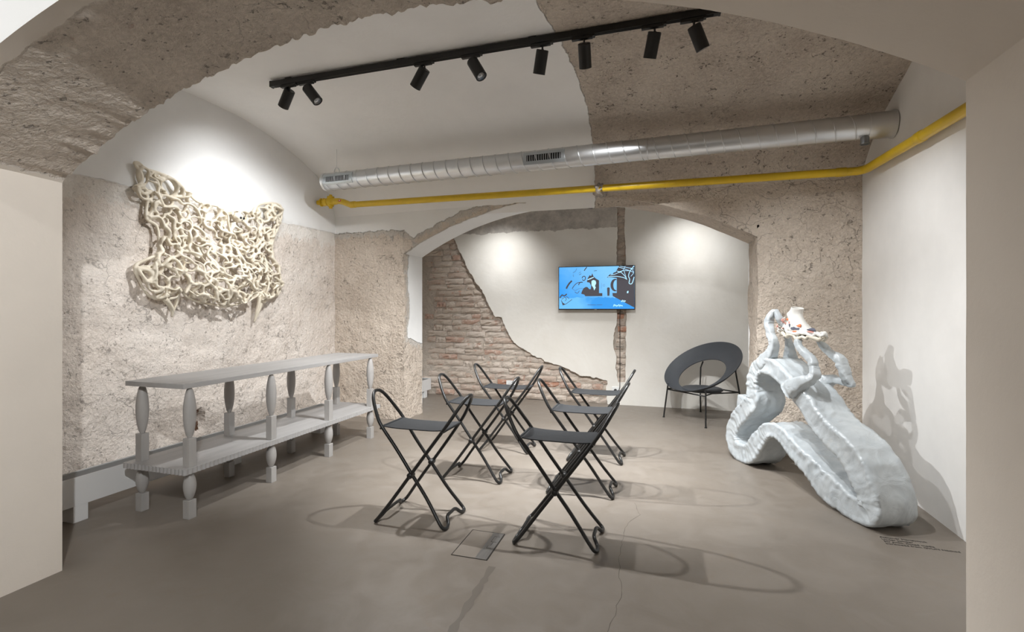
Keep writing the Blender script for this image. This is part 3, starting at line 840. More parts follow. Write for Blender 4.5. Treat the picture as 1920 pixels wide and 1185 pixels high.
mb = MB(); mb.tube([(0.0, -0.03, 0), (0.02, -0.035, -0.004), (0.045, -0.02, 0.005), (0.053, -0.006, 0.04), (0.053, -0.006, 0.12), (0.054, 0.004, 0.5), (0.052, 0.002, 0.9), (0.06, -0.01, 1.10)], 0.0042, 8); mb.build('cord', mblack, cab, smooth=True)
mb = MB(); mb.lathe([(0.0, 0.034), (0.014, 0.032), (0.019, 0.020), (0.019, 0.004), (0.0, 0.004)], (0, -0.010, 0), 18, axis=(0, -1, 0)); mb.build('plug', mblack, cab, smooth=True, angle=0.6)
for zz, w in ((0.34, 0.05), (0.545, 0.10), (0.70, 0.014)):
    mb = MB(); mb.box((0.053, -0.002, zz), (w, 0.012, 0.006)); mb.build('cable_clip', mblack, cab)

# ------------------------------------------------------------------ console table
mwood = simple('grey_stained_wood', (0.39, 0.378, 0.37), 0.55, var=0.10, vscale=14, bmp=0.15, bscale=50, stretch=(1, 0.12, 1))
mwood2 = simple('grey_stained_turned', (0.40, 0.382, 0.365), 0.5, var=0.10, vscale=12, stretch=(1, 1, 0.25))
tb = empty('console_table', (-2.80, 3.08, 0)); tag(tb, 'long grey wooden console table with turned spindle legs', 'console table')
def TR(x, y, z): return Vector((x + 2.80, y - 3.08, z))
mb = MB(); mb.box(TR(-2.8025, 3.08, 0.7625), (0.455, 1.98, 0.028)); mb.build('tabletop', mwood, tb, bevel=0.002)
def fluted(x0, x1, y0, y1, z0, z1, pitch=0.028, dep=0.006):
    pts = []
    def side_(a, b_, nrm):
        a, b_ = Vector(a), Vector(b_); n = int(round((b_ - a).length / pitch)) * 6
        for k in range(n):
            ph = (k % 6) / 6
            pts.append(a.lerp(b_, k / n) - Vector(nrm) * dep * (1 - abs(math.sin(math.pi * ph))))
    side_((x0, y0), (x1, y0), (0, -1)); side_((x1, y0), (x1, y1), (1, 0)); side_((x1, y1), (x0, y1), (0, 1)); side_((x0, y1), (x0, y0), (-1, 0))
    m_ = MB(); n = len(pts)
    m_.add([TR(p.x, p.y, z0) for p in pts] + [TR(p.x, p.y, z1) for p in pts], [tuple(range(n))[::-1], tuple(range(n, 2 * n))] + [(i, (i + 1) % n, n + (i + 1) % n, n + i) for i in range(n)])
    return m_
fluted(-3.04, -2.555, 2.08, 4.08, 0.264, 0.296).build('lower_shelf', mwood, tb)
def spindle(r, z0, z1, c):
    m_ = MB(); pr = []
    for k in range(17):
        u = k / 16; pr.append((0.010 + (r - 0.010) * math.sin(math.pi * u) ** 0.66, z0 + (z1 - z0) * u))
    m_.lathe(pr, c, 24); return m_
for x in (-2.597, -2.968):
    for y in (2.145, 2.76, 3.373, 3.968):
        c = TR(x, y, 0)
        mb = spindle(0.0335, 0.4585, 0.7495, c); lg = mb.build('leg', mwood2, tb, smooth=True, angle=0.9)
        mb = MB(); mb.box(c + Vector((0, 0, 0.378)), (0.047, 0.047, 0.164)); mb.build('upper_block', mwood2, lg, bevel=0.0015)
        spindle(0.0335, 0.1035, 0.265, c).build('lower_spindle', mwood2, lg, smooth=True, angle=0.9)
        mb = MB(); mb.box(c + Vector((0, 0, 0.0525)), (0.047, 0.047, 0.105)); mb.build('foot_block', mwood2, lg, bevel=0.0015)

# ------------------------------------------------------------------ low convector heaters
mheat = simple('white_enamel', (0.74, 0.74, 0.735), 0.32, spec=0.5)
mgrl = simple('grille_aluminium', (0.36, 0.37, 0.375), 0.45, metal=0.5)
def heater(x0, x1, y0, y1, z0, z1, feet, label):
    e = empty('convector_heater', (x1, y0, 0)); tag(e, label, 'heater', 'low white convector heaters')
    rl = lambda x, y, z: Vector((x - x1, y - y0, z))
    t_ = 0.006
    mb = MB()
    mb.box(rl(x1 - t_ / 2, (y0 + y1) / 2, (z0 + z1) / 2), (t_, y1 - y0, z1 - z0)); mb.box(rl(x0 + t_ / 2, (y0 + y1) / 2, (z0 + z1) / 2), (t_, y1 - y0, z1 - z0))
    mb.box(rl((x0 + x1) / 2, (y0 + y1) / 2, z0 + 0.004), (x1 - x0 - 2 * t_, y1 - y0, 0.006))
    mb.build('casing', mheat, e)
    for y in (y0, y1):
        mb = MB(); mb.box(rl((x0 + x1) / 2, y, (z0 + z1) / 2), (x1 - x0, t_, z1 - z0)); mb.build('end_panel', mheat, e)
    n = 12
    for k in range(n):
        xx = x0 + t_ + (x1 - x0 - 2 * t_) * (k + 0.5) / n
        mb = MB(); mb.box(rl(xx, (y0 + y1) / 2, z1 - 0.012), (0.0045, y1 - y0 - 0.014, 0.014)); mb.build('grille_bar', mgrl, e)
    mb = MB(); mb.box(rl((x0 + x1) / 2, (y0 + y1) / 2, z1 - 0.05), (x1 - x0 - 2 * t_ - 0.002, y1 - y0 - 0.014, 0.004)); mb.build('fin_block', mdark, e)
    for y in feet:
        mb = MB(); mb.box(rl((x0 + x1) / 2, y, z0 / 2 + 0.001), (x1 - x0 - 0.004, 0.075, z0 + 0.002)); mb.build('foot', mheat, e, bevel=0.003)
heater(-3.268, -3.142, 1.575, 4.12, 0.094, 0.256, (1.93, 3.0, 4.0), 'long low white convector heater along the left wall')
heater(-3.19, -3.055, 5.28, 6.15, 0.094, 0.245, (5.5, 6.0), 'short low white convector heater inside the niche')

# ------------------------------------------------------------------ folding stools
mtube = simple('black_powder_coat', (0.016, 0.0155, 0.015), 0.33, spec=0.5)
mcanv = simple('charcoal_canvas', (0.020, 0.021, 0.023), 0.85, var=0.12, vscale=30, bmp=0.2, bscale=300)
def frame_path(w):
    half = [(-0.300, 0.0, 0.716), (-0.297, 0.030, 0.711), (-0.285, 0.058, 0.690), (-0.262, 0.084, 0.650), (-0.228, 0.108, 0.593), (-0.191, 0.121, 0.538),
            (-0.10, w - 0.004, 0.414), (0.0, w, 0.280), (0.075, w + 0.001, 0.180), (0.125, w + 0.009, 0.112), (0.168, w + 0.022, 0.055), (0.196, w + 0.027, 0.021), (0.209, w + 0.014, 0.011),
            (0.210, w - 0.012, 0.012), (0.204, w - 0.035, 0.020), (0.190, w - 0.055, 0.040), (0.184, w - 0.078, 0.047), (0.184, 0.0, 0.048)]
    other = [(x, -y, z) for x, y, z in half[-2:0:-1]]
    return spline(half + other, 4, closed=True)
def make_stool():
    e = empty('folding_stool')
    mb = MB(); mb.tube(frame_path(0.118), 0.0098, 10, closed=True); mb.build('tube_frame', mtube, e, smooth=True)
    mb = MB(); mb.tube([(-x, y, z) for x, y, z in frame_path(0.140)], 0.0098, 10, closed=True); mb.build('tube_frame', mtube, e, smooth=True)
    nx, ny = 18, 10
    vs_, fs_ = [], []
    for side_ in (0, 1):
        for i in range(nx + 1):
            for j in range(ny + 1):
                u = -1 + 2 * i / nx; v = -1 + 2 * j / ny
                xx = u * 0.196; yy = v * (0.112 + 0.004 * u * u)
                zz = 0.541 - 0.014 * (1 - u ** 4) * (1 - 0.25 * v * v) + (0.0 if abs(u) < 1 else -0.010) - 0.005 * side_
                vs_.append((xx, yy, zz))
    K = (nx + 1) * (ny + 1)
    for i in range(nx):
        for j in range(ny):
            a = i * (ny + 1) + j
            fs_ += [(a, a + ny + 1, a + ny + 2, a + 1), (K + a, K + a + 1, K + a + ny + 2, K + a + ny + 1)]
    for i in range(nx):
        a = i * (ny + 1); fs_.append((a, K + a, K + a + ny + 1, a + ny + 1)); a += ny; fs_.append((a, a + ny + 1, K + a + ny + 1, K + a))
    for j in range(ny):
        a = j; fs_.append((a, a + 1, K + a + 1, K + a)); a = nx * (ny + 1) + j; fs_.append((a, K + a, K + a + 1, a + 1))
    mb = MB(); mb.add(vs_, fs_); seat = mb.build('seat', mcanv, e, smooth=True, angle=0.8)
    for sx_ in (-1, 1):
        mb = MB(); mb.tube([(sx_ * 0.193, -0.120, 0.532), (sx_ * 0.193, 0.120, 0.532)], 0.0075, 10); mb.build('hem', mcanv, seat, smooth=True, angle=0.8)
        for sy in (-1, 1):
            mb = MB(); mb.lathe([(0.0, -0.012), (0.006, -0.012), (0.006, 0.012), (0.0, 0.012)], (sx_ * 0.188, sy * 0.124, 0.527), 10, axis=(0, 1, 0)); mb.build('seat_rivet', mtube, e)
    for sy in (-1, 1):
        mb = MB(); mb.lathe([(0.0, -0.026), (0.010, -0.025), (0.0165, -0.019), (0.0175, -0.010), (0.0175, 0.010), (0.0165, 0.019), (0.010, 0.025), (0.0, 0.026)], (0, sy * 0.129, 0.280), 16, axis=(0, 1, 0)); mb.build('pivot_joint', mtube, e, smooth=True)
    return e
def copy_tree(o, parent=None):
    c = o.copy(); COL.objects.link(c); c.parent = parent
    for ch in o.children: copy_tree(ch, c)
    return c
st = make_stool()
SG = 'black folding stools in two columns'
spots = [((-1.328, 2.555), 0.0, 'black folding stool nearest the console table, front row left'),
         ((-0.512, 2.545), 0.0, 'black folding stool in the front row beside the floor hatch, right column'),
         ((-1.268, 3.315), R(-1), 'middle black folding stool of the left column'),
         ((-0.502, 3.262), 0.0, 'middle black folding stool of the right column'),
         ((-1.268, 4.03), R(1), 'rearmost black folding stool of the left column, before the brick wall'),
         ((-0.500, 3.975), R(-1), 'rearmost black folding stool of the right column, below the television')]
for i, ((x, y), rz, lb) in enumerate(spots):
    o = st if i == 0 else copy_tree(st)
    o.location = (x, y, 0); o.rotation_euler = (0, 0, rz); tag(o, lb, 'stool', SG)

# ------------------------------------------------------------------ lounge chair with a ring back
mshell = simple('anthracite_shell', (0.052, 0.057, 0.066), 0.55, var=0.05, vscale=12)
CH = Vector((0.43, 5.69, 0)); faceang = math.atan2(-1, -1)
ch = empty('lounge_chair', CH, faceang + math.pi / 2)     # local -y is the front
ch.rotation_euler = (0, 0, faceang + math.pi / 2)
tag(ch, 'dark grey lounge chair with a tilted open ring back', 'lounge chair')
tilt = R(35)
Rx = Matrix.Rotation(tilt, 3, 'X')
rc = Vector((-0.035, 0.03, 0.585)); RO = 0.43
mb = MB(); nA, nB = 72, 9; pts = []
def ringp(a, k):
    # k: 0 outer edge .. 1 inner edge, cone-shaped band, wider at the back
    ro = Vector((RO * math.cos(a), RO * math.sin(a), 0))
    ri = Vector((0.262 * math.cos(a), 0.262 * math.sin(a) - 0.055, -0.075))
    p = ro.lerp(ri, k); p.z -= 0.018 * math.sin(math.pi * k)
    return Rx @ p + rc
for i in range(nA):
    a = 2 * math.pi * i / nA
    for k in range(nB): pts.append(ringp(a, k / (nB - 1)))
nrm = Rx @ Vector((0, 0, -0.009))
pts2 = [p + nrm for p in pts]; K = len(pts)
fs = []
for i in range(nA):
    j = (i + 1) % nA
    for k in range(nB - 1):
        fs += [(i * nB + k, j * nB + k, j * nB + k + 1, i * nB + k + 1), (K + i * nB + k, K + i * nB + k + 1, K + j * nB + k + 1, K + j * nB + k)]
    fs += [(i * nB, K + i * nB, K + j * nB, j * nB), (i * nB + nB - 1, j * nB + nB - 1, K + j * nB + nB - 1, K + i * nB + nB - 1)]
mb.add(pts + pts2, fs); mb.build('ring_back', mshell, ch, smooth=True, angle=0.9)
mb = MB(); mb.lathe([(0.0, 0.0), (0.20, 0.0), (0.215, 0.010), (0.212, 0.024), (0.19, 0.032), (0.10, 0.029), (0.0, 0.026)], (0, -0.01, 0.318), 48); mb.build('seat', mshell, ch, smooth=True, angle=0.9)
feet = [(-0.285, -0.285), (0.285, -0.285), (-0.285, 0.30), (0.285, 0.30)]
tops = [(-0.255, -0.250, 0.375), (0.255, -0.250, 0.375), (-0.235, 0.235, 0.60), (0.235, 0.235, 0.60)]
for (fx, fy), (tx, ty, tz) in zip(feet, tops):
    if fy < 0: path = [(fx, fy, 0.006), (tx, ty, tz)]
    else: path = [(fx, fy, 0.006), (fx * 0.90, fy * 0.865, 0.33), (tx * 0.98, ty * 1.02, 0.53), (tx * 0.93, ty * 1.12, 0.60)]
    mb = MB(); mb.tube(path, 0.0085, 10); lg = mb.build('leg', mtube, ch, smooth=True, angle=0.8)
    mb = MB(); mb.lathe([(0.0, 0), (0.013, 0), (0.013, 0.006), (0.009, 0.010), (0, 0.010)], (fx, fy, 0), 14); mb.build('foot_glide', mtube, lg, smooth=True, angle=0.6)
for sx_ in (-1, 1):
    mb = MB(); mb.tube([(sx_ * 0.258, -0.255, 0.322), (sx_ * 0.17, -0.05, 0.312), (sx_ * 0.257, 0.26, 0.312)], 0.0075, 8); mb.build('side_rail', mtube, ch, smooth=True)
mb = MB(); mb.tube([(-0.255, -0.25, 0.312), (0.255, -0.25, 0.312)], 0.0075, 8); mb.build('cross_rail', mtube, ch, smooth=True)
mb = MB(); mb.tube([(-0.255, 0.26, 0.312), (0.255, 0.26, 0.312)], 0.0075, 8); mb.build('cross_rail', mtube, ch, smooth=True)

# ------------------------------------------------------------------ large grey looped sculpture
mscu, t, b = nt('pale_grey_leatherette'); co = co_obj(t)
n1 = noise_n(t, co, 5, 6, 0.6, 0.8)
c1 = mix(t, maprange(t, n1, 0.3, 0.7), (0.45, 0.49, 0.515), (0.56, 0.595, 0.61))
c1 = mix(t, maprange(t, noise_n(t, co, 9, 6, 0.7), 0.60, 0.78, 0, 0.35), c1, (0.58, 0.565, 0.515))
t.links.new(c1, b.inputs['Base Color']); b.inputs['Roughness'].default_value = 0.30; b.inputs['Coat Weight'].default_value = 0.25; b.inputs['Coat Roughness'].default_value = 0.18
wvn = t.nodes.new('ShaderNodeTexNoise'); wvn.inputs['Scale'].default_value = 9; wvn.inputs['Detail'].default_value = 4; wvn.inputs['Distortion'].default_value = 1.5
t.links.new(co, wvn.inputs['Vector']); bump(t, b, wvn.outputs['Fac'], 0.35, 0.02)
E_ = Vector((0.408, -0.913, 0)).normalized(); N_ = Vector((0.913, 0.408, 0)).normalized()
P0 = Vector((0.632, 4.112, 0))
sc = empty('loop_sculpture', P0); tag(sc, 'glossy pale grey looped sculpture of a wrinkled belt with curling arms', 'sculpture')
def W(s_, off, z): return E_ * s_ + N_ * off + Vector((0, 0, z))
# centre line in the sculpture's own plane: (along, height, half thickness)
cl = [(1.085, 0.085, 0.070), (0.99, 0.072, 0.070), (0.885, 0.090, 0.078), (0.775, 0.122, 0.088), (0.675, 0.178, 0.074), (0.57, 0.232, 0.062), (0.47, 0.280, 0.058), (0.385, 0.325, 0.053), (0.30, 0.345, 0.050), (0.215, 0.318, 0.055),
      (0.115, 0.215, 0.062), (0.025, 0.105, 0.070), (-0.09, 0.072, 0.070), (-0.195, 0.105, 0.072), (-0.222, 0.205, 0.068), (-0.155, 0.315, 0.066), (-0.045, 0.415, 0.068), (0.048, 0.505, 0.070), (0.045, 0.595, 0.060), (0.06, 0.69, 0.056), (0.135, 0.775, 0.056),
      (0.25, 0.790, 0.058), (0.365, 0.745, 0.056), (0.49, 0.675, 0.056), (0.605, 0.595, 0.060), (0.70, 0.505, 0.064), (0.80, 0.440, 0.066), (0.91, 0.395, 0.074), (1.005, 0.315, 0.078), (1.065, 0.215, 0.074), (1.098, 0.135, 0.070)]
cs = spline(cl, 15, closed=True)
NP = len(cs); NS = 56; WD = 0.228
def section(h, n, rc_=0.016):
    """points (u, v, normal, distance to the nearest corner) evenly round a rounded rectangle of half sizes WD/2, h"""
    a, b_ = WD / 2 - rc_, h - rc_
    segs = [2 * b_, math.pi / 2 * rc_, 2 * a, math.pi / 2 * rc_] * 2
    tot = sum(segs); out_ = []
    for k in range(n):
        d = tot * k / n; q = 0
        while d > segs[q]: d -= segs[q]; q += 1
        f = d / segs[q]
        cn = [(a, b_), (-a, b_), (-a, -b_), (a, -b_)]
        if q % 2 == 0:
            p0, p1 = [((a + rc_, -b_), (a + rc_, b_)), ((a, b_ + rc_), (-a, b_ + rc_)), ((-a - rc_, b_), (-a - rc_, -b_)), ((-a, -b_ - rc_), (a, -b_ - rc_))][q // 2]
            nm = [(1, 0), (0, 1), (-1, 0), (0, -1)][q // 2]
            out_.append((p0[0] + (p1[0] - p0[0]) * f, p0[1] + (p1[1] - p0[1]) * f, nm, min(d, segs[q] - d)))
        else:
            c_ = cn[q // 2]; an = math.pi / 2 * (q // 2) + math.pi / 2 * f
            out_.append((c_[0] + rc_ * math.cos(an), c_[1] + rc_ * math.sin(an), (math.cos(an), math.sin(an)), 0.0))
    return out_
def ridge(x, y, z): return 1 - 2.2 * abs(noise.noise(Vector((x, y, z))))
pts = []
acc = 0.0
for i in range(NP):
    s0, z0, h0 = cs[i]; s1, z1, _ = cs[(i + 1) % NP]; sm, zm, _ = cs[i - 1]
    T = Vector((s1 - sm, z1 - zm)).normalized(); Q = Vector((-T.y, T.x))
    acc += math.hypot(s1 - s0, z1 - z0)
    for (u, v, nm, dc) in section(h0, NS):
        face_ = 1.0 if nm[0] > 0.7 else 2.0 if nm[0] < -0.7 else 3.0 if nm[1] > 0 else 4.0
        eg = math.exp(-dc / 0.032)
        sk = acc + 0.35 * dc * (1 if face_ % 2 else -1)
        ruf = 0.010 if (s0 < 0.28 and z0 > 0.06) else 0.0070
        w_ = ruf * eg * ridge(sk * 21, 0.0, face_ * 3.1) * (0.55 + 0.9 * abs(noise.noise(Vector((acc * 3.0, face_, 6.0))))) + 0.0058 * ridge(sk * 13, dc * 7, 9 + face_) * (1 - 0.6 * eg) + 0.0022 * ridge(sk * 30 + dc * 14, dc * 16, 19 + face_) + 0.009 * noise.noise(Vector((acc * 6, dc * 12, face_)))
        w_ += 0.0045 * (1 if dc == 0 else 0) - 0.004
        if face_ == 2.0: w_ *= 1.2
        uu, vv_ = u + nm[0] * w_, v + nm[1] * w_
        off = WD / 2 + uu
        ss, zz = s0 + Q.x * vv_, z0 + Q.y * vv_
        pts.append(W(ss, off, max(0.002, zz)))
fs = []
for i in range(NP):
    j = (i + 1) % NP
    for k in range(NS):
        l = (k + 1) % NS; fs.append((i * NS + k, i * NS + l, j * NS + l, j * NS + k))
mb = MB(); mb.add(pts, fs); body = mb.build('belt_body', mscu, sc, smooth=True)
# stitched lid corner that sticks out of the left column
mb = MB(); rot_ = Matrix.Rotation(math.atan2(E_.y, E_.x), 3, 'Z')
mb.box(W(-0.085, 0.085, 0.455), (0.15, 0.15, 0.12), rot_ @ Matrix.Rotation(R(8), 3, 'Y')); mb.build('side_flap', mscu, body, bevel=0.015)
def arm(pts_, flat=0.75, name='arm'):
    sp_ = spline(pts_, 12)
    path = [W(p[0], p[1], p[2]) for p in sp_]; fr = frames(path); n = 24; vv = []
    for i, (p, q) in enumerate(zip(path, sp_)):
        T, U, V = fr[i]; r = q[3]
        side_ = (N_ - T * N_.dot(T)).normalized(); oth = T.cross(side_)
        for k in range(n):
            a = 2 * math.pi * k / n
            ca, sa = math.cos(a), math.sin(a); u = math.copysign(abs(ca) ** 0.5, ca); v = math.copysign(abs(sa) ** 0.5, sa)
            w_ = 1 + 0.22 * noise.noise(Vector((i * 0.14, a * 0.9, 2.0 + pts_[0][0] * 9))) + 0.10 * ridge(i * 0.25 + a * 0.5, a * 0.7, 5.0 + pts_[0][0])
            vv.append(p + side_ * u * r * w_ + oth * v * r * flat * w_)
    ff = [(i * n + k, i * n + (k + 1) % n, (i + 1) * n + (k + 1) % n, (i + 1) * n + k) for i in range(len(path) - 1) for k in range(n)]
    ff += [tuple(range(n))[::-1], tuple((len(path) - 1) * n + k for k in range(n))]
    m_ = MB(); m_.add(vv, ff); return m_.build(name, mscu, sc, smooth=True, angle=0.9)
arm([(0.08, 0.06, 0.74, 0.062), (0.165, 0.045, 0.815, 0.050), (0.240, 0.032, 0.885, 0.034), (0.270, 0.028, 0.965, 0.026), (0.238, 0.025, 1.035, 0.025), (0.212, 0.03, 1.105, 0.026), (0.240, 0.04, 1.168, 0.022), (0.262, 0.05, 1.178, 0.019), (0.285, 0.06, 1.135, 0.020), (0.290, 0.075, 1.100, 0.016), (0.305, 0.09, 1.075, 0.010)], 1.0)
arm([(0.18, 0.20, 0.72, 0.066), (0.21, 0.20, 0.81, 0.046), (0.225, 0.19, 0.88, 0.034), (0.235, 0.175, 0.945, 0.024), (0.255, 0.145, 1.00, 0.018), (0.275, 0.115, 1.045, 0.016), (0.305, 0.105, 1.062, 0.012)], 0.9)
arm([(0.50, 0.01, 0.66, 0.064), (0.565, -0.002, 0.715, 0.050), (0.640, 0.012, 0.752, 0.032), (0.665, 0.03, 0.785, 0.027), (0.640, 0.042, 0.825, 0.026), (0.622, 0.048, 0.868, 0.027), (0.560, 0.05, 0.908, 0.022), (0.505, 0.05, 0.945, 0.021), (0.480, 0.055, 0.990, 0.019), (0.462, 0.075, 1.012, 0.012)], 0.9)
arm([(0.47, 0.21, 0.67, 0.064), (0.53, 0.235, 0.728, 0.040), (0.60, 0.245, 0.738, 0.026), (0.70, 0.248, 0.722, 0.017), (0.712, 0.246, 0.732, 0.016), (0.682, 0.235, 0.775, 0.028), (0.665, 0.228, 0.83, 0.029), (0.640, 0.218, 0.885, 0.029), (0.575, 0.205, 0.918, 0.021), (0.545, 0.19, 0.955, 0.021), (0.528, 0.165, 1.000, 0.014)], 0.9)

# the shoe held up by the sculpture
mshoe = simple('white_knit', (0.80, 0.785, 0.745), 0.7, var=0.04, vscale=20, bmp=0.15, bscale=160)
msole = simple('cream_sole', (0.72, 0.66, 0.55), 0.55, var=0.12, vscale=25)
mor = simple('orange_patch', (0.80, 0.20, 0.07), 0.5); mnv = simple('slate_patch', (0.115, 0.125, 0.17), 0.5); mpk = simple('pink_patch', (0.75, 0.36, 0.30), 0.5)
SH = W(0.44, 0.115, 1.05) + P0
shoe = empty('sock_shoe', SH); tag(shoe, 'white sock-like shoe with orange and navy patches on the grey sculpture', 'shoe')
slope = -0.085
def SP(l, w, h):       # shoe space: length from the heel, width, height above its base line
    return E_ * (l * math.cos(slope) - h * math.sin(slope)) + N_ * w + Vector((0, 0, l * math.sin(slope) + h * math.cos(slope))) + W(0.262, 0.115, 1.070) + P0 - SH
def upper_top(l):
    for (a, b_), (c_, d_) in zip([(0, .12), (.03, .15), (.06, .10), (.10, .10), (.2, .08), (.36, .03)], [(.03, .15), (.06, .10), (.10, .10), (.2, .08), (.36, .03), (.4, .0)]):
        if a <= l <= c_: return b_ + (d_ - b_) * (l - a) / (c_ - a)
    return 0
secs = []
# rings from the collar down into the foot and forward to the toe: centre (l,h), direction tilt, half length, half width
ringdef = [((0.125, 0.152), 0.12, 0.043, 0.041), ((0.122, 0.138), 0.10, 0.040, 0.039), ((0.110, 0.118), 0.10, 0.047, 0.041), ((0.105, 0.098), 0.22, 0.064, 0.045), ((0.120, 0.074), 0.36, 0.086, 0.049),
           ((0.155, 0.048), 0.42, 0.112, 0.053), ((0.185, 0.022), 0.30, 0.150, 0.056), ((0.195, -0.004), 0.0, 0.180, 0.055), ((0.195, -0.020), 0.0, 0.168, 0.049)]
nr = 28; vv = []
for (cl_, chh), tl, hl, hw in ringdef:
    for k in range(nr):
        a = 2 * math.pi * k / nr
        dl = math.cos(a) * hl
        toe = 1.0 - 0.25 * max(0, math.cos(a)) ** 2
        vv.append(SP(cl_ + dl * math.cos(tl), math.sin(a) * hw * toe, chh - dl * math.sin(tl)))
ff = [(i * nr + k, i * nr + (k + 1) % nr, (i + 1) * nr + (k + 1) % nr, (i + 1) * nr + k) for i in range(len(ringdef) - 1) for k in range(nr)]
ff.append(tuple((len(ringdef) - 1) * nr + k for k in range(nr)))
mb = MB(); mb.add(vv, ff); up = mb.build('knit_upper', mshoe, shoe, smooth=True)
up.modifiers.new('thick', 'SOLIDIFY').thickness = 0.003
ss_ = up.modifiers.new('smooth', 'SUBSURF'); ss_.levels = 1; ss_.render_levels = 1
rnd = random.Random(3)
for ring in range(2):                                   # ragged moulded sole
    pth, rad = [], []
    for k in range(46):
        a = 2 * math.pi * k / 46
        l = 0.195 + math.cos(a) * (0.188 + rnd.uniform(-.012, .012)); w_ = math.sin(a) * (0.060 + rnd.uniform(-.008, .008)) * (1 - 0.2 * max(0, math.cos(a)))
        pth.append(SP(l, w_, -0.018 - 0.022 * ring + rnd.uniform(-.012, .014) + (0.05 * max(0, -math.cos(a)) ** 2 if ring == 0 else 0) + 0.018 * max(0, math.cos(a)) ** 2)); rad.append(rnd.uniform(0.008, 0.017))
    mb = MB(); mb.tube(pth, rad, 7, closed=True); mb.build('sole_ridge', msole if ring else mshoe, shoe, smooth=True)
mb = MB(); mb.lathe([(0.0, -0.010), (0.055, -0.008), (0.058, 0.008), (0.0, 0.010)], (0, 0, 0), 20)
mb.v = [tuple(SP(0.195 + p[0] * 3.0, p[1] * 0.95, -0.038 + p[2])) for p in mb.v]; mb.build('sole_plate', msole, shoe, smooth=True, angle=0.7)
for k in range(26):                                     # frayed heel strands
    a = rnd.uniform(-1, 1); l0 = rnd.uniform(0.0, 0.06); h0 = rnd.uniform(-0.02, 0.08); w0 = rnd.uniform(-0.055, -0.02)
    mb = MB(); mb.tube([SP(l0, w0, h0), SP(l0 - 0.012 + rnd.uniform(-.01, .01), w0 - 0.008, h0 - 0.012), SP(l0 + rnd.uniform(-.02, .03), w0 + 0.004, h0 - 0.03)], [0.004, 0.005, 0.003], 6)
    mb.build('frayed_strand', (mshoe, mshoe, msole, mpk)[k % 4], shoe, smooth=True)
def patch(l, h, rl_, rh, mat, w=-0.054, sk=0.0):
    m_ = MB(); n = 14; c_ = [SP(l, w - 0.006, h)]
    for k in range(n):
        a = 2 * math.pi * k / n; q = 1 + 0.2 * math.sin(3 * a + l * 50)
        c_.append(SP(l + math.cos(a) * rl_ * q, w + 0.004 + 0.012 * max(0, math.sin(a)), h + math.sin(a) * rh * q - math.cos(a) * sk))
    m_.add(c_ + [Vector(p) + N_ * 0.006 for p in c_], [(0, 1 + k, 1 + (k + 1) % n) for k in range(n)] + [(15 + 1 + k, 15, 15 + 1 + (k + 1) % n) for k in range(n)] + [(1 + k, 16 + k, 16 + (k + 1) % n, 1 + (k + 1) % n) for k in range(n)])
    return m_.build('colour_patch', mat, shoe, smooth=True, angle=0.9)
patch(0.175, 0.018, 0.040, 0.018, mnv, -0.057); patch(0.155, 0.036, 0.024, 0.010, mpk, -0.050); patch(0.195, 0.036, 0.020, 0.009, mor, -0.048); patch(0.19, -0.006, 0.032, 0.010, mor, -0.060)
patch(0.115, 0.050, 0.014, 0.022, mpk, -0.050); patch(0.122, 0.034, 0.012, 0.018, mnv, -0.053); patch(0.31, 0.022, 0.036, 0.010, mnv, -0.043); patch(0.31, 0.010, 0.028, 0.007, mpk, -0.049); patch(0.085, 0.07, 0.012, 0.012, mor, -0.046)

# ------------------------------------------------------------------ tangled wall piece
mart = simple('cream_resin', (0.70, 0.63, 0.51), 0.45, var=0.10, vscale=9, bmp=0.1, bscale=30)
out = [(2.491, 2.217), (2.522, 2.231), (2.574, 2.204), (2.655, 2.199), (2.745, 2.179), (2.804, 2.126), (2.89, 2.112), (2.94, 2.065), (3.032, 2.049), (3.156, 2.056), (3.228, 2.021), (3.364, 2.06), (3.51, 2.061), (3.578, 2.149), (3.719, 2.198), (3.85, 2.204), (3.87, 2.093), (3.812, 1.969), (3.737, 1.789), (3.747, 1.65), (3.831, 1.558), (3.85, 1.431), (3.812, 1.344), (3.647, 1.284), (3.58, 1.25), (3.552, 1.309), (3.51, 1.388), (3.412, 1.28), (3.228, 1.226), (3.086, 1.238), (2.953, 1.26), (2.852, 1.304), (2.81, 1.359), (2.78, 1.291), (2.655, 1.277), (2.579, 1.297), (2.522, 1.379), (2.491, 1.491), (2.537, 1.542), (2.633, 1.6), (2.655, 1.678), (2.644, 1.807), (2.569, 1.847), (2.579, 1.955), (2.563, 2.058), (2.486, 2.05), (2.537, 2.104), (2.527, 2.175)]
def inside(y, z):
    c_ = False; n = len(out)
    for i in range(n):
        y0, z0 = out[i]; y1, z1 = out[i - 1]
        if (z0 > z) != (z1 > z) and y < (y1 - y0) * (z - z0) / (z1 - z0) + y0: c_ = not c_
    return c_
rnd = random.Random(11)
AO = Vector((XL, 3.18, 1.65))
art = empty('wall_sculpture', AO); tag(art, 'tangled cream sculpture of twisted strands hung on the left wall', 'wall sculpture')
def bulge(y, z):
    return 0.050 + 0.135 * math.exp(-((y - 3.22) / 0.45) ** 2 - ((z - 1.42) / 0.24) ** 2) + 0.03 * math.exp(-((y - 2.65) / 0.2) ** 2 - ((z - 1.45) / 0.15) ** 2)
def AP(y, z, d): return Vector((d, y - AO.y, z - AO.z))
pts = []
tries = 0
while len(pts) < 430 and tries < 40000:
    tries += 1
    y, z = rnd.uniform(2.48, 3.88), rnd.uniform(1.2, 2.25)
    md = 0.050 if z < 1.75 or y > 3.3 else 0.062
    if inside(y, z) and all((y - a) ** 2 + (z - b_) ** 2 > md * md for a, b_, _ in pts):
        pts.append((y, z, bulge(y, z) * rnd.uniform(0.62, 1.25) + rnd.uniform(-0.015, 0.022)))
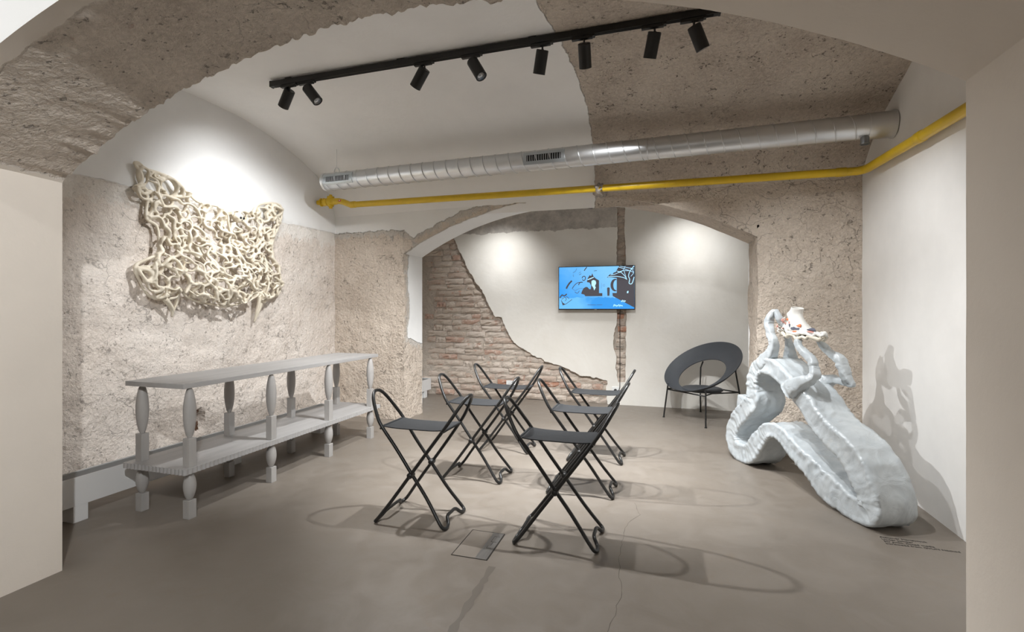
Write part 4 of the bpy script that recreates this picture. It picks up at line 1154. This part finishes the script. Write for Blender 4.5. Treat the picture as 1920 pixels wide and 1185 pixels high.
mb = MB()
# real vertical scale: outline pixels were read on the plane 6 cm in front of the wall
def strand(a, b_, r0, r1, bend):
    A, B = AP(*a), AP(*b_)
    mid = (A + B) / 2; L_ = (B - A).length
    d_ = (B - A).normalized(); perp = Vector((0, -d_.z, d_.y))
    mid += perp * L_ * bend + Vector((rnd.uniform(-0.01, 0.025), 0, 0))
    pp = spline([tuple(A), tuple(mid), tuple(B)], 4)
    n_ = len(pp)
    rr = [r0 + (r1 - r0) * math.sin(math.pi * i / (n_ - 1)) for i in range(n_)]
    fin(pp, rr, 3.2)
def fin(pp, rr, k):
    b0 = len(mb.v)
    mb.tube(pp, rr, 7)
    for q in range(b0, len(mb.v)):
        cxx = pp[(q - b0) // 7][0]; v = mb.v[q]
        if v[0] < cxx: mb.v[q] = (max(0.012, cxx + (v[0] - cxx) * k), v[1], v[2])
used = set()
for i, p in enumerate(pts):
    nn = sorted(range(len(pts)), key=lambda j: (pts[j][0] - p[0]) ** 2 + (pts[j][1] - p[1]) ** 2)[1:6]
    for j in nn[:rnd.choice((2, 3, 3))]:
        k = (min(i, j), max(i, j))
        if k in used: continue
        used.add(k)
        r = rnd.choice((0.0095, 0.0115, 0.014, 0.017))
        strand(p, pts[j], r * 1.15, r * 0.66, rnd.uniform(-0.35, 0.35))
    if rnd.random() < 0.16:                     # small webs closing a mesh of the net
        a_, b2, c2 = AP(*p), AP(*pts[nn[0]]), AP(*pts[nn[1]])
        back = Vector((-0.012, 0, 0))
        mb.add([a_ + back, b2 + back, c2 + back, a_ + back * 1.6, b2 + back * 1.6, c2 + back * 1.6], [(0, 1, 2), (5, 4, 3), (0, 3, 4, 1), (1, 4, 5, 2), (2, 5, 3, 0)])
# outline strand
ol = [(y, z) for y, z in out]
olp = spline(ol, 3, closed=True)
pp = [AP(y, z, 0.02 + 0.45 * bulge(y, z) + 0.014 * noise.noise(Vector((y * 11, z * 11, 0)))) for y, z in olp]
mb.tube(pp, [0.0115 + 0.005 * noise.noise(Vector((i * 0.31, 0, 0))) for i in range(len(pp))], 7, closed=True)
# long flowing strands over the front
for k in range(70):
    y, z = rnd.choice(pts)[:2]
    ang = rnd.uniform(0, 2 * math.pi); path = []
    for q in range(rnd.randint(4, 8)):
        if not inside(y, z): break
        path.append(tuple(AP(y, z, bulge(y, z) * 1.15 + rnd.uniform(0.0, 0.025))))
        ang += rnd.uniform(-1.0, 1.0); y += math.cos(ang) * 0.045; z += math.sin(ang) * 0.045
    if len(path) > 2:
        sp_ = spline(path, 4); r = rnd.uniform(0.007, 0.0125)
        fin(sp_, [r * (0.5 + 0.6 * math.sin(math.pi * (i + 1) / (len(sp_) + 1))) for i in range(len(sp_))], 2.2)
net = mb.build('strand_net', mart, art, smooth=True); net['kind'] = 'stuff'
rm = net.modifiers.new('fuse', 'REMESH'); rm.mode = 'VOXEL'; rm.voxel_size = 0.0048; rm.use_smooth_shade = True
sm_ = net.modifiers.new('soften', 'SMOOTH'); sm_.factor = 0.5; sm_.iterations = 2
def horn(path, r, name):
    m_ = MB()
    for k in range(5):
        o_ = Vector((rnd.uniform(-.012, .012), rnd.uniform(-.012, .012), rnd.uniform(-.01, .01)))
        pp_ = [tuple(AP(*p) + o_ * (1 - i / len(path))) for i, p in enumerate(path)]
        sp_ = spline(pp_, 5); n_ = len(sp_)
        m_.tube(sp_, [r * (1.0 - 0.72 * i / (n_ - 1)) * rnd.uniform(0.9, 1.1) for i in range(n_)], 7)
    return m_.build(name, mart, art, smooth=True)
horn([(2.66, 1.32, 0.05), (2.71, 1.26, 0.06), (2.755, 1.20, 0.05), (2.765, 1.145, 0.035)], 0.017, 'fang')
horn([(2.80, 1.34, 0.06), (2.79, 1.27, 0.06), (2.772, 1.20, 0.05), (2.765, 1.165, 0.04)], 0.012, 'fang')
horn([(3.60, 1.34, 0.07), (3.585, 1.25, 0.07), (3.56, 1.16, 0.055), (3.543, 1.085, 0.035)], 0.018, 'fang')
horn([(3.55, 1.33, 0.09), (3.553, 1.25, 0.08), (3.548, 1.17, 0.06), (3.543, 1.10, 0.04)], 0.013, 'fang')
for k in range(9):                                    # thin bars of the open jaw
    y0 = 2.86 + 0.045 * k; h_ = 0.07 + 0.02 * math.sin(k)
    m_ = MB(); m_.tube(spline([tuple(AP(y0 + 0.05, 1.37 + 0.01 * (k % 3), 0.10)), tuple(AP(y0 + 0.02, 1.335, 0.135)), tuple(AP(y0 + 0.05 + 0.02, 1.30, 0.145)), tuple(AP(y0 + 0.1, 1.262, 0.11))], 4), 0.0055, 6)
    m_.build('jaw_bar', mart, art, smooth=True)
bm = bmesh.new(); bmesh.ops.create_icosphere(bm, subdivisions=3, radius=0.045)
for v in bm.verts:
    v.co.x *= 0.8
    if v.co.z < -0.012: v.co.y *= 0.72
    v.co *= 1 + 0.05 * noise.noise(v.co * 40)
me = bpy.data.meshes.new('skull'); bm.to_mesh(me); bm.free(); me.materials.append(mart); me.polygons.foreach_set('use_smooth', [True] * len(me.polygons))
sk = obj('skull', me, art); sk.location = AP(3.325, 1.988, 0.085)
for dy in (-0.006, 0.024):
    m_ = MB(); m_.lathe([(0.0, 0.003), (0.010, 0.002), (0.011, -0.006), (0, -0.008)], (0.0335, dy - 0.002, -0.004), 14, axis=(1, -0.15, 0)); m_.build('eye_socket', mdark, sk, smooth=True)
m_ = MB(); m_.lathe([(0.0, 0.003), (0.004, 0.002), (0.004, -0.005), (0, -0.006)], (0.032, 0.007, -0.022), 10, axis=(1, -0.1, -0.1)); m_.build('nose_hole', mdark, sk)
rnd2 = random.Random(5)

# ------------------------------------------------------------------ floor hatch and lettering
hb = empty('floor_hatch', (-0.889, 2.335, 0)); tag(hb, 'flush floor socket hatch with a brushed steel strip', 'floor hatch')
HW, HL = 0.186, 0.284
mb = MB()
for sx_ in (-1, 1): mb.box((sx_ * (HW / 2 - 0.002), 0, 0.0012), (0.004 if sx_ < 0 else 0.006, HL, 0.0024)); mb.box((0, sx_ * (HL / 2 - 0.0015), 0.0012), (HW, 0.003, 0.0024))
mb.build('frame', simple('hatch_frame', (0.05, 0.045, 0.04), 0.4, metal=0.6), hb)
mb = MB(); mb.box((-0.030, 0, 0.0009), (HW - 0.066, HL - 0.006, 0.0018)); mb.build('lid', M['floor'], hb)
msteel = simple('brushed_steel', (0.30, 0.29, 0.28), 0.38, metal=0.9, var=0.1, vscale=60, stretch=(1, 0.1, 1))
mb = MB(); mb.box((0.059, 0, 0.0011), (0.058, HL - 0.006, 0.0022)); pl_ = mb.build('steel_strip', msteel, hb)
mb = MB()
for a_, b2 in (((0.050, 0.10), (0.078, 0.10)), ((0.050, 0.04), (0.078, 0.04)), ((0.050, 0.04), (0.050, 0.10)), ((0.062, 0.00), (0.062, 0.035)), ((0.05, -0.03), (0.074, -0.03)), ((0.05, -0.03), (0.05, -0.005))):
    c_ = ((a_[0] + b2[0]) / 2, (a_[1] + b2[1]) / 2, 0.0024); mb.box(c_, (abs(b2[0] - a_[0]) + 0.0012, abs(b2[1] - a_[1]) + 0.0012, 0.0006))
mb.build('cable_flap_outline', mdark, pl_)

lt = empty('floor_lettering', (1.10, 3.02, 0)); tag(lt, 'four lines of black vinyl caption lettering on the floor by the sculpture', 'lettering')
mvin = simple('black_vinyl', (0.015, 0.015, 0.015), 0.6)
for txt, dy in (('Alexandr Martsynyuk', 0.0), ('Under Jumper', -0.025), ('3D print, mixed media', -0.05), ('borowedd from GVUN Náchod', -0.075)):
    cu = bpy.data.curves.new('caption', 'FONT'); cu.body = txt; cu.size = 0.024; cu.extrude = 0.0002; cu.space_character = 1.0
    tmp = bpy.data.objects.new('caption', cu); COL.objects.link(tmp)
    bpy.context.view_layer.update()
    me = bpy.data.meshes.new_from_object(tmp.evaluated_get(bpy.context.evaluated_depsgraph_get()))
    bpy.data.objects.remove(tmp)
    me.materials.clear(); me.materials.append(mvin)
    o = obj('caption_line', me, lt); o.location = (0.0, dy, 0.0008)
